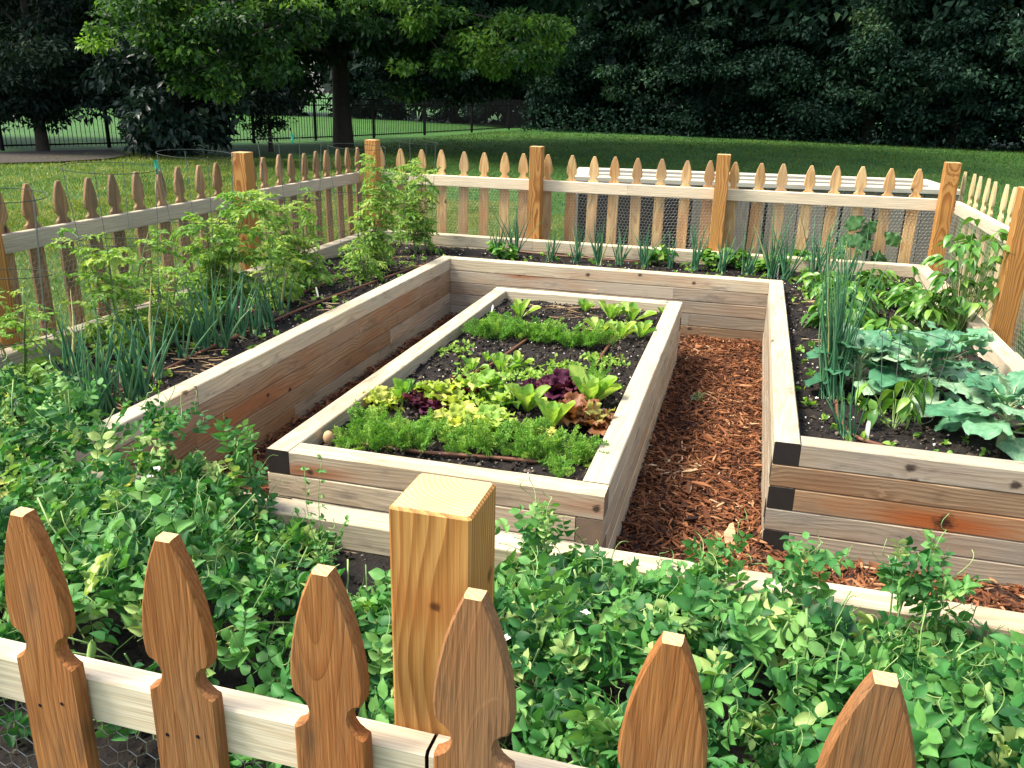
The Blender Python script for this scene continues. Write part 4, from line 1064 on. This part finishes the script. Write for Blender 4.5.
for (u, v, n, lab) in ((770, 272, 26, 'bean plant behind the corner of the right path wall'), (735, 268, 20, 'low bean plant among the back row onions'), (712, 268, 16, 'small bean plant beside the back onions'), (800, 268, 20, 'bean plant at the foot of the back timber right of the corner'), (845, 262, 22, 'bean plant in front of the squash vine at the back timber'), (660, 265, 14, 'little bean plant among onions left of the fence post'), (502, 258, 10, 'pale little bean plant in the back bed beneath the fence post')):
    leafy(at(u, v, .35), int(n * 1.8), .08, .13, M['pepper'], L_OVAL, lab, 'bean_plant', 'bean plant', 'bean plants in the back bed', .2, (.4, 1))
for (u, v) in ((818, 330), (812, 360), (822, 405), (826, 440), (920, 432), (935, 440), (866, 425), (880, 448)):
    pass

# -- broccoli
bro = [leaf_t(.8, .06, .38, 14, lambda t: (.18 + .82 * min(1, t * 1.8)) * math.sin(PI * min(t, .96) ** 1.1) ** .42, ruffle=.085, fr=3.0, curl=-.12, cols=6, seed=10 + i, rib=.5) for i in range(4)]
def broccoli(q, stem_h, n, size, label, lean=(0, 0), upr=.95):
    r = thing('broccoli_plant', label, 'broccoli plant', q, 0, 'broccoli plants in the right bed'); gs, gl = G(), G()
    top = np.array([lean[0], lean[1], stem_h]); gs.tube([(0, 0, -.02), top * .4, top * .75, top], np.array([.017, .016, .014, .011]), .35, 0, 8)
    for i in range(n):
        a = i * 2.4 + rng.normal() * .25; f = i / n; tilt = upr * (1.45 - 1.1 * f) + rng.normal() * .12
        d = np.array([math.cos(a) * math.sin(tilt), math.sin(a) * math.sin(tilt), math.cos(tilt)]); p0 = top * (.35 + .65 * f); pl = size * .38 * (1.1 - .4 * f)
        p1 = p0 + d * pl; gs.tube([p0, p0 + d * pl * .5 + [0, 0, .006], p1, p1 + d * size * .3 - [0, 0, .02 * size]], np.array([.0058, .0048, .004, .0018]), .8, 0, 5)
        nn = np.array([[-math.cos(a) * math.cos(tilt), -math.sin(a) * math.cos(tilt), math.sin(tilt) + .15]]) + rng.normal(size=(1, 3)) * .15
        s_ = 1.22 * size * rng.uniform(.75, 1.1) * (1 - .3 * f)
        gl.inst(bro[i % 4], p1[None], frames(d[None] + [[0, 0, -.12]], nn), np.array([[s_, s_, s_]]), np.clip(rng.normal(.52, .26) + .15 * f, 0, 1))
    gs.build('stem', M['brassica_stem'], r); gl.build('foliage', M['brassica'], r)
broccoli(at(858, 398, .35), .17, 26, .15, 'blue green broccoli plant beside the scallion clump', (-.01, .02))
broccoli(at(912, 405, .35), .19, 30, .16, 'broad broccoli plant in the middle with large pale leaves')
broccoli(at(1000, 448, .35), .17, 26, .16, 'broccoli plant with thick pale stem at the right picture edge')
broccoli(at(945, 385, .35), .16, 24, .15, 'broccoli plant behind the others near the right border')

# -- squash leaves climbing the back fence wire
r = thing('climbing_squash', 'dark green squash vine with broad leaves climbing the back fence wire', 'squash vine', (.73, 3.96, .36)); gs, gl = G(), G()
pts = [at(u, v, 3.97, 1) - np.array([.73, 3.96, .36]) for u, v in ((876, 262), (872, 250), (868, 240), (874, 228), (870, 218), (850, 242), (845, 240))]
gs.tube(pts[:5], .004, .4, 0, 5); gs.tube([pts[2], pts[5], pts[6]], .003, .4, 0, 5)
for (u, v, s_) in ((866, 217, .11), (878, 220, .09), (884, 232, .1), (868, 228, .09), (848, 243, .10), (842, 238, .08), (872, 252, .10), (880, 250, .08), (856, 236, .08), (874, 240, .08)):
    b = at(u, v, 3.955, 1) - np.array([.73, 3.96, .36])
    gl.inst(bro[int(rng.integers(4))], b[None], frames(np.array([[rng.normal() * .8, -.25, -.4 + rng.normal() * .4]]), np.array([[rng.normal() * .3, -1, .55]])), np.array([s_ * 1.35]), rng.uniform(.1, .9))
gs.build('stem', M['green_stem'], r); gl.build('foliage', M['squash'], r)
# small weed on the mulch
q = at(697, 399, .03); g = G(); leaves(g, L_LANCE, rng.normal(size=(40, 3)) * [.018, .018, .004] + [0, 0, .01], rand_dirs(40, .6), rng.uniform(.02, .045, 40), rng.uniform(.4, .9, 40))
tag(g.build('grey_weed', leafmat('grey_weed', [(0, (.07, .10, .05)), (1, (.24, .28, .16))]), None, q), 'small grey green weed growing in the red mulch of the right path', 'weed')

# ------------------------------------------------------------------ garden hardware
def cage(c, rad, top, z0, label, rings=(1.0, .62, .3), group='wire tomato cages', clip=None, rot=0.0, lean=(0, 0)):
    r = thing('tomato_cage', label, 'plant cage', (c[0], c[1], z0), 0, group)
    h = top - z0
    for f in rings:
        g_ = G(); R_ = rad * (.72 + .28 * f); a = np.linspace(0, 2 * PI, 33); z = h * f
        g_.tube(np.stack([R_ * np.cos(a) + lean[0] * f, R_ * np.sin(a) + lean[1] * f, z + .012 * np.sin(a + f * 5)], -1), .0017, .5, 0, 5, False); g_.build('ring', M['cage'], r)
    for k in range(4):
        a = rot + k * PI / 2; g_ = G()
        g_.tube([(rad * .6 * math.cos(a), rad * .6 * math.sin(a), -.03), (rad * math.cos(a) + lean[0], rad * math.sin(a) + lean[1], h)], .0017, .5, 0, 5); g_.build('leg', M['cage'], r)
    if clip is not None:
        g_ = G(); a = clip; b = np.array([rad * math.cos(a) + lean[0], rad * math.sin(a) + lean[1], h])
        g_.tube([b + [0, 0, .03], b + [.004, 0, .0], b + [-.002, .004, -.035]], np.array([.006, .0085, .005]), .5, 0, 6); g_.build('clip', M['clip'], r)
cage((-2.98, -.23), .17, 1.157, .345, 'wire tomato cage cut off by the left picture edge')
cage((-2.95, .36), .2, 1.22, .345, 'wire tomato cage with a green clip left of the fence post', clip=.9, rot=.4)
cage((-2.95, 1.0), .19, 1.245, .345, 'wire tomato cage standing just behind the left fence post', rot=.9)
cage((-2.95, 1.95), .2, 1.272, .345, 'wire tomato cage with wide top ring between the left posts', rot=.2, clip=2.0)
cage((-2.88, 2.75), .2, 1.2, .345, 'wire tomato cage whose ring circles the back left corner post', rot=.5)
cage((-2.70, 3.45), .155, 1.207, .345, 'pale wire tomato cage in front of the back fence at left', rot=.8)
cage(at(902, 425, .35), .14, .72, .355, 'low wire cage around the young pepper by the broccoli', rings=(.95, .12), rot=.3)
def hose(pts, label):
    P_ = [np.array(at(u, v, z)) for u, v, z in pts]; P_ = np.array(P_)
    t = np.linspace(0, len(P_) - 1, 6 * len(P_)); Q = np.stack([np.interp(t, range(len(P_)), P_[:, i]) for i in range(3)], -1)
    for _ in range(3): Q[1:-1] = (Q[:-2] + Q[1:-1] * 2 + Q[2:]) / 4
    g_ = G(); g_.tube(Q, .0078, .5, 0, 8); tag(g_.build('drip_hose', M['hose']), label, 'drip hose', 'brown drip hoses')
hose([(70, 424, .36), (110, 396, .365), (160, 372, .36), (215, 345, .365), (262, 326, .36), (300, 309, .365), (345, 292, .365), (390, 276, .365), (428, 263, .36)], 'long brown drip hose running down the left bed beside its wall')
hose([(240, 322, .36), (290, 298, .36), (318, 286, .365), (345, 277, .36)], 'short brown drip hose behind the low tomato in the left bed')
hose([(452, 382, .332), (488, 367, .338), (512, 350, .338), (540, 330, .33)], 'brown drip hose coming out of the far carrot row at left')
hose([(578, 392, .332), (590, 374, .34), (606, 349, .34), (618, 334, .332)], 'brown drip hose behind the right romaine lettuce')
hose([(350, 442, .328), (420, 452, .334), (500, 458, .334), (540, 462, .33)], 'brown drip hose half hidden under the near carrot row')
hose([(836, 398, .355), (838, 415, .362), (846, 430, .365), (862, 440, .362), (884, 446, .355)], 'reddish brown drip hose curling by the white tag in the right bed')
hose([(435, 238, .36), (480, 247, .36), (560, 256, .36), (640, 262, .358)], 'brown drip hose along the back timber behind the onions')
def stake(u, v, uu, vv, z, w, label):
    b = at(u, v, z); t = at(uu, vv, b[1], 1); d = t - b; L = np.linalg.norm(d)
    g_ = G(); g_.box(-w / 2, w / 2, -.001, .001, -.02, L * .86); h = L
    g_.add([(-w / 2, -.001, L * .86), (w / 2, -.001, L * .86), (w * .3, -.001, L), (-w * .3, -.001, L), (-w / 2, .001, L * .86), (w / 2, .001, L * .86), (w * .3, .001, L), (-w * .3, .001, L)], [[0, 1, 2, 3], [7, 6, 5, 4], [1, 5, 6, 2], [0, 3, 7, 4], [3, 2, 6, 7]])
    o = g_.build('plant_tag', M['white'], None, b, smooth=False); zx = Vector(d).normalized(); yx = Vector((-b[0] * .0 - .3, -1, .3)); yx = (yx - zx * yx.dot(zx)).normalized(); xx_ = yx.cross(zx)
    from mathutils import Matrix as Mx
    o.rotation_euler = Mx((xx_, yx, zx)).transposed().to_euler()
    tag(o, label, 'plant tag', 'white plant tags')
stake(866, 441, 869, 421, .35, .016, 'white plant tag in the right bed beside the end wall timber')
stake(319, 300, 316, 287, .345, .012, 'white plant tag in the left bed in front of the spindly tomato')
stake(376, 278, 371, 266, .345, .012, 'white plant tag below the tomato with the green fruit')
stake(491, 318, 493, 305, .322, .012, 'white plant tag at the far left corner of the inner bed')
stake(777, 277, 779, 263, .355, .012, 'white plant tag at the back right corner of the path wall')
# tan stone on the inner bed's near left corner
q = at(329, 441, .335); g = G(); k = 12; V = []
for i in range(9):
    th = PI * i / 8
    for j in range(k): V.append((math.sin(th) * math.cos(2 * PI * j / k) * .023, math.sin(th) * math.sin(2 * PI * j / k) * .018, .031 * math.cos(th) * (1.08 if i < 4 else 1)))
g.add(V, [[i * k + j, i * k + (j + 1) % k, (i + 1) * k + (j + 1) % k, (i + 1) * k + j] for i in range(8) for j in range(k)])
tag(g.build('egg_stone', plain('tan_stone', (.52, .33, .17), .6, noise=.15), None, (q[0], q[1], .345), (.2, .1, 0)), 'smooth tan egg shaped stone in the near left corner of the inner bed', 'stone')
# dry stalks
g = G()
for (u, v, n_, s_) in ((190, 368, 26, 22), (185, 345, 18, 20), (240, 325, 16, 22), (310, 300, 14, 20), (400, 265, 14, 14), (100, 405, 14, 25), (812, 300, 26, 10), (820, 340, 20, 10), (560, 303, 22, 25), (570, 311, 16, 20)):
    for k in range(n_):
        zz = .335 if 500 < u < 650 else .36
        q = at(u + rng.normal() * s_, v + rng.normal() * s_ * .35, zz)
        if not (IX0 + T + .02 < q[0] < IX1 - T - .02) and 500 < u < 650: continue
        a = rng.uniform(-.6, .6); L = rng.uniform(.04, .14); d = np.array([math.cos(a), math.sin(a), rng.uniform(-.05, .12)])
        g.tube(curve(q, d, L, 5, .1, .3), rng.uniform(.0012, .0032), rng.random(), 0, 4)
tag(g.build('dry_stalks', M['straw']), 'scattered tan dry stalks lying on the garden soil', 'dry stalks', None, 'stuff')

# ------------------------------------------------------------------ bin behind the back fence
M['bin_top'] = wood('bin_top', (.34, .30, .23), (.45, .41, .33), (.53, .49, .4), grey=(.42, .39, .33), grey_amt=.5, knot_amt=.06, contrast=.3, vary=.1)
M['bin_slat'] = wood('bin_slat', (.10, .085, .065), (.17, .15, .12), (.24, .215, .175), axis='Z', grey=(.16, .15, .13), grey_amt=.6, knot_amt=.12, contrast=.4, vary=.35)
M['black'] = plain('black_interior', (.012, .012, .016), .5)
bn = thing('garden_bin', 'long pale topped wooden bin with grey slats and black liner behind the back fence', 'garden bin', (-.18, 5.86, 0), math.radians(6.5))
hl, hd, ht = 1.74, .56, .86
def bx(name, mat, *b):
    g_ = G(); g_.box(*b); return g_.build(name, mat, bn, smooth=False)
for (y0, y1) in ((-hd, -hd + .2), (hd - .2, hd)): timber(bn, -hl, hl, y0, y1, ht - .045, ht, M['bin_top'], M['bin_top'], 'top_plank')
timber(bn, -hl, -hl + .16, -hd + .203, hd - .203, ht - .045, ht, M['bin_top'], M['bin_top'], 'top_plank'); timber(bn, hl - .16, hl, -hd + .203, hd - .203, ht - .045, ht, M['bin_top'], M['bin_top'], 'top_plank')
timber(bn, -hl + .163, hl - .163, -.07, .07, ht - .05, ht - .004, M['bin_top'], M['bin_top'], 'top_plank')
for sx in (-1, 1):
    for sy in (-1, 1): bx('corner_post', M['bin_slat'], sx * (hl - .05) - .045, sx * (hl - .05) + .045, sy * (hd - .06) - .045, sy * (hd - .06) + .045, 0, ht - .047)
bx('interior', M['black'], -hl + .1, hl - .1, -hd + .075, hd - .075, .02, ht - .12)  # black block fills the bin and shows in its open left front
x = -.58
while x < hl - .15:
    g_ = G(); g_.box(x, x + .115, -hd + .035, -hd + .055, .03, ht - .05); o = g_.build('slat', M['bin_slat'], bn, smooth=False); x += .118 + .03 * rng.random()
for k in range(7): bx('slat', M['bin_slat'], -hl + .02, -hl + .04, -hd + .12 + k * .135, -hd + .235 + k * .135, .03, ht - .05)

# ------------------------------------------------------------------ iron fence
fi = thing('iron_fence', 'black iron railing fence beyond the lawn under the left trees', 'fence', (-17, 16.5, 0))
PTS = [(-27.5, 2.2), (-25.5, 5.0), (-23, 8.0), (-20.3, 11.5), (-18.05, 14.6), (-16.85, 16.9), (-15.85, 18.9), (-14.95, 20.9), (-14.15, 23.3), (-13.4, 26.2), (-12.75, 29.5), (-12.1, 33.4), (-11.6, 37.5), (-11.3, 42)]
for i in range(len(PTS)):
    a = np.array([*PTS[i], 0.]) - [17 * -1, 16.5, 0]
    g_ = G(); g_.box(-.035, .035, -.035, .035, 0, 1.42); g_.build('post', M['iron'], fi, a, smooth=False)
    if i + 1 < len(PTS):
        b = np.array([*PTS[i + 1], 0.]) - [17 * -1, 16.5, 0]; d = b - a; n_ = int(np.linalg.norm(d) / .11)
        g_ = G(); ts = (np.arange(1, n_) / n_)[:, None]; B = a + d * ts
        g_.prisms(B + [0, 0, .06], B + [0, 0, 1.36], .011, sides=4)
        for z in (.12, 1.12, 1.32): g_.prisms(a[None] + [0, 0, z], b[None] + [0, 0, z], .02, sides=4)
        g_.build('railing', M['iron'], fi, smooth=False)

# ------------------------------------------------------------------ trees
M['bark'] = plain('bark', (.035, .028, .022), .9, noise=.5, nscale=9)
M['oak'] = leafmat('oak', [(0, (.006, .022, .014)), (.5, (.02, .062, .02)), (.8, (.06, .145, .026)), (1, (.17, .31, .05))], .4, .5, .3)
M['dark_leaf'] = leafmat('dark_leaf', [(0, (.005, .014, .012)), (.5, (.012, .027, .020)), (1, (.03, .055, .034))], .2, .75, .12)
M['magnolia'] = leafmat('magnolia', [(0, (.008, .024, .020)), (.6, (.026, .055, .042)), (1, (.08, .13, .095))], .2, .4, .45)
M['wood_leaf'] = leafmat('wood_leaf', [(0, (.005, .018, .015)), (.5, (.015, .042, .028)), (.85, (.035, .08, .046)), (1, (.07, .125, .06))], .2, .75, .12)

def leaf_cloud(g, C_, R_, n, size, tint, tm=None, flat=.5, droop=-.25, mi=0, clump_tint=.2):
    """leaves gathered round clump centres C_ with radii R_"""
    C_ = np.asarray(C_); k = len(C_); idx = rng.integers(0, k, n)
    off = rng.normal(size=(n, 3)); off = nrm(off) * (rng.random(n) ** .5)[:, None]
    P = C_[idx] + off * np.asarray(R_)[idx][:, None] * [1, 1, flat]
    d = nrm(off * [1, 1, .4] + rng.normal(size=(n, 3)) * .7 + [0, 0, droop])
    ct = rng.normal(size=k) * clump_tint
    t = np.clip(tint + ct[idx] + rng.normal(size=n) * .12, 0, 1)
    s_ = size * rng.uniform(.65, 1.25, n)
    g.inst(tm or L_DIA, P, frames(d, nrm(rng.normal(size=(n, 3)) * .6 + [0, 0, 1])), s_, t, mi)

OAKB = (-12.23, 21.4, 0)
def rel(u, v, y): return tuple(at(u, v, y, 1) - np.array(OAKB))
def tree(name, base, label, cat, mat, crown, trunk_r, trunk_h, group=None, limbs=8, trunk=True, spread=(3, 3)):
    """crown: list of (n_clumps, centre, radii, clump_r, leaves, leaf_size, tint)"""
    r = thing(name, label, cat, base, 0, group); gl = G(); cents = []
    for (nc, c, rad, cr, nl, ls, ti, shell) in crown:
        v = nrm(rng.normal(size=(nc, 3))) * (rng.uniform(shell, 1, nc) ** .6)[:, None]
        C_ = np.array(c) + v * np.array(rad); cents.append(C_)
        leaf_cloud(gl, C_, cr * rng.uniform(.6, 1.35, nc), nl, ls, ti)
    gl.build('crown', mat, r)
    if trunk:
        gt = G(); pth = curve((0, 0, -.1), (0, 0, 1), trunk_h, 9, 0, .08); gt.tube(pth, np.linspace(trunk_r * 1.25, trunk_r * .35, 9) * np.array([1.15] + [1] * 8), .5, 0, 10)
        allc = np.concatenate(cents)
        for i in range(limbs):
            e = allc[rng.integers(len(allc))]; f = rng.uniform(.3, .95); p0 = pth[int(f * 8)]
            mid = (p0 + e) / 2 + rng.normal(size=3) * .25
            gt.tube([p0, (p0 + mid) / 2 + [0, 0, .1], mid, e], np.array([.4, .28, .18, .06]) * trunk_r, .5, 0, 6)
        gt.build('trunk', M['bark'], r)
    return r
# oak with low spreading branches; clump tints paint in sunlit and shaded leaves
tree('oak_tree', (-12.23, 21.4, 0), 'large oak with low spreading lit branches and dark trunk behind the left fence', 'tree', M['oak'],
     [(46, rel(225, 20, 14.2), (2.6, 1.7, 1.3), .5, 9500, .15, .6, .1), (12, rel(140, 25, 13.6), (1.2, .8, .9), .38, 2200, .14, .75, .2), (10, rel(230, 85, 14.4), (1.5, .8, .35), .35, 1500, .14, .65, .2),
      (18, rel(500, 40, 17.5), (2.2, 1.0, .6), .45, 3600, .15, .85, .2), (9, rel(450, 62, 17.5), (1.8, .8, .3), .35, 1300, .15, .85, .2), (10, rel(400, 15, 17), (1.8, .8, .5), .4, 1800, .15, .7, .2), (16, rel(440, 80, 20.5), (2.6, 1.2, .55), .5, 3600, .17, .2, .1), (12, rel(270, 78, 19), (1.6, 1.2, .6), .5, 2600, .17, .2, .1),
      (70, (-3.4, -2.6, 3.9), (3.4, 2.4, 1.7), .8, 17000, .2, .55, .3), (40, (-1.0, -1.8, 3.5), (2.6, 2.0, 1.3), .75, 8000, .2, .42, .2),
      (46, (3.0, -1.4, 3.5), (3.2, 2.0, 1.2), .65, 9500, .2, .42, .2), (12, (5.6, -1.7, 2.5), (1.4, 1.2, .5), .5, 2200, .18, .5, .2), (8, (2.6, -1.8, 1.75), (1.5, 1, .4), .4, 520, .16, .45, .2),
      (110, (1.2, 1.8, 5.0), (6.6, 5.0, 2.4), 1.2, 19000, .3, .25, .2), (150, (2.8, .5, 12.5), (8.5, 9, 5.5), 2.0, 24000, .68, .4, .3)], .23, 10, limbs=34)  # last group: unseen upper crown, enlarged and shifted to shade the back lawn
# dark left tree
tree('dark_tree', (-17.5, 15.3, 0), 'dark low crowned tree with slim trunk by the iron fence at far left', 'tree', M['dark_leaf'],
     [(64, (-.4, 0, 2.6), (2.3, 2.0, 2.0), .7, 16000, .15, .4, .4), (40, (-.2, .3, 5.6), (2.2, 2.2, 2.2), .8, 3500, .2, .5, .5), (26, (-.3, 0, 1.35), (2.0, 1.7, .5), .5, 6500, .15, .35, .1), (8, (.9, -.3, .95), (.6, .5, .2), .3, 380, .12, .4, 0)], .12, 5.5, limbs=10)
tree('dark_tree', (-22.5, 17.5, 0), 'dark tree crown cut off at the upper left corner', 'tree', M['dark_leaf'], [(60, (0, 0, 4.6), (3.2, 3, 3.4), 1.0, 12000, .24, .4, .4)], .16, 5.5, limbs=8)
# big leaved bush
L_MAG = leaf_t(.42, .15, .35, 2)
r = thing('magnolia_bush', 'broad dark bush with long bluish leaves reaching the lawn left of the oak', 'bush', (-14.2, 15.9, 0)); gl = G()
nc = 95; v = nrm(rng.normal(size=(nc, 3))) * (rng.uniform(.45, 1, nc) ** .5)[:, None]
C_ = np.array((0, 0, 1.5)) + v * np.array((1.8, 1.5, 1.5)); C_[:, 2] = np.maximum(C_[:, 2], .15)
leaf_cloud(gl, C_, .45 * rng.uniform(.6, 1.3, nc), 9500, .23, .45, L_MAG, .8, -.1); gl.build('crown', M['magnolia'], r)
gt = G()
for i in range(9): e = C_[rng.integers(nc)]; gt.tube([(rng.normal() * .1, rng.normal() * .1, -.05), e * [.3, .3, .5], e], np.array([.06, .04, .012]), .5, 0, 6)
gt.build('trunk', M['bark'], r)
tree('dark_shrub', (-12.9, 18.4, 0), 'small dark clipped shrub on the lawn between the bush and the oak trunk', 'bush', M['dark_leaf'], [(30, (0, 0, 1.05), (.65, .6, .75), .3, 2600, .1, .4, .3)], .06, 1.2, limbs=4)
# woodland edge on the right and behind
specs = [(-22, 49, 3.6), (-17.5, 46.5, 3.4), (-13.2, 43.5, 3.2), (-9.5, 41, 3.2), (-5.5, 40.5, 3.4), (-2.2, 39, 3.0), (1.2, 38.8, 3.3), (4.2, 37, 3.0), (7.2, 35.5, 3.1), (10.2, 34.2, 3.2), (13.6, 33, 3.4), (17.5, 31.5, 3.6)]
names_ = ['distant woodland tree beyond the iron fence left of the oak trunk', 'distant woodland tree straight behind the oak', 'woodland tree in the gap just right of the oak trunk', 'shaded woodland tree at the left end of the dark tree line', 'woodland tree with drooping leaves right of the oak', 'woodland tree with a low skirt at the far lawn edge', 'woodland tree in the middle of the right tree line', 'woodland tree with bluish lit leaves over the far lawn', 'woodland tree with a dense rounded crown above the bin', 'woodland tree with a hanging bright branch at right', 'dark woodland tree toward the right picture edge', 'darkest woodland tree at the right picture edge']
for i, (x, y, rr) in enumerate(specs):
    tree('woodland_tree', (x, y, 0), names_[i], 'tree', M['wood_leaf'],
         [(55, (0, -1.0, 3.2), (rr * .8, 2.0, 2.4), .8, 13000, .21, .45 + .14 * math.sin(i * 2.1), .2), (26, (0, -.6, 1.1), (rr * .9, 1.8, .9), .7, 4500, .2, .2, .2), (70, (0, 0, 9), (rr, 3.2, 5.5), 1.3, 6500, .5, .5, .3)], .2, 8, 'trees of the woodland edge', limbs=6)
g = G()
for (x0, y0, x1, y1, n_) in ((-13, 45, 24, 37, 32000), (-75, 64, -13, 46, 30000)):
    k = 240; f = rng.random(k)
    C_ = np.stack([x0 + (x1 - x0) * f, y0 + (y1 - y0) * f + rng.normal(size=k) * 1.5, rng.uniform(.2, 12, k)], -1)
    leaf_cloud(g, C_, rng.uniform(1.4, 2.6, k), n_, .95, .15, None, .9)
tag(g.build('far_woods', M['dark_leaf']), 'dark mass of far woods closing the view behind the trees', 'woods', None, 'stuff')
q = at(640, 140, 0)
g = G()
n_ = 5200; xx = rng.uniform(-11, 19, n_); yy = 38.2 - .33 * (xx + 2) * (xx > -2) + rng.normal(size=n_) * .7 - .6
P = np.stack([xx, yy, rng.random(n_) ** 1.6 * 1.1], -1); g.inst(L_DIA, P, frames(rand_dirs(n_, .2), rand_dirs(n_, .6)), rng.uniform(.1, .24, n_), np.clip(rng.normal(.3, .15, n_), 0, 1))
tag(g.build('undergrowth', M['wood_leaf']), 'low dark undergrowth along the foot of the woodland trees', 'undergrowth', None, 'stuff')

# ------------------------------------------------------------------ light, sky, camera
SUN_EL, SX, SY = math.radians(56), -.90, -.30
w = bpy.data.worlds.new('World'); scene.world = w; w.use_nodes = True
nt = w.node_tree; bg = nt.nodes['Background']
sky = nt.nodes.new('ShaderNodeTexSky'); sky.sky_type = 'NISHITA'; sky.sun_disc = False
sky.sun_elevation = SUN_EL; sky.sun_rotation = math.atan2(SX, SY)
sky.air_density = 1.0; sky.dust_density = 2.5
hs = nt.nodes.new('ShaderNodeHueSaturation'); hs.inputs['Saturation'].default_value = .55   # hazy summer sky
nt.links.new(sky.outputs[0], hs.inputs['Color']); nt.links.new(hs.outputs[0], bg.inputs[0]); bg.inputs[1].default_value = .125
sd = bpy.data.lights.new('sun', 'SUN'); sd.energy = 2.9; sd.angle = math.radians(20); sd.color = (1, .91, .73)
so = bpy.data.objects.new('sun', sd); COL.objects.link(so)
hv = math.hypot(SX, SY); dv = Vector((SX / hv * math.cos(SUN_EL), SY / hv * math.cos(SUN_EL), math.sin(SUN_EL)))
so.rotation_euler = dv.to_track_quat('Z', 'Y').to_euler(); so.location = (-20, -5, 30)

cd = bpy.data.cameras.new('camera'); co = bpy.data.objects.new('camera', cd); COL.objects.link(co)
cd.sensor_fit = 'HORIZONTAL'; cd.sensor_width = 36; cd.lens = FPX * 36 / 1024; cd.clip_start = .05; cd.clip_end = 900
from mathutils import Matrix
mw = Matrix([[*map(float, col)] for col in np.stack([RT, UP, -FW], 1)]).to_4x4(); mw.translation = Vector(CAM.tolist()); co.matrix_world = mw
scene.camera = co
vs = scene.view_settings; vs.view_transform = 'Standard'; vs.look = 'None'; vs.exposure = 1.62; vs.gamma = 1; vs.use_curve_mapping = False
cy = scene.cycles; cy.use_denoising = True; cy.max_bounces = 8; cy.diffuse_bounces = 3; cy.glossy_bounces = 2; cy.transmission_bounces = 4; cy.transparent_max_bounces = 4; cy.sample_clamp_indirect = 6
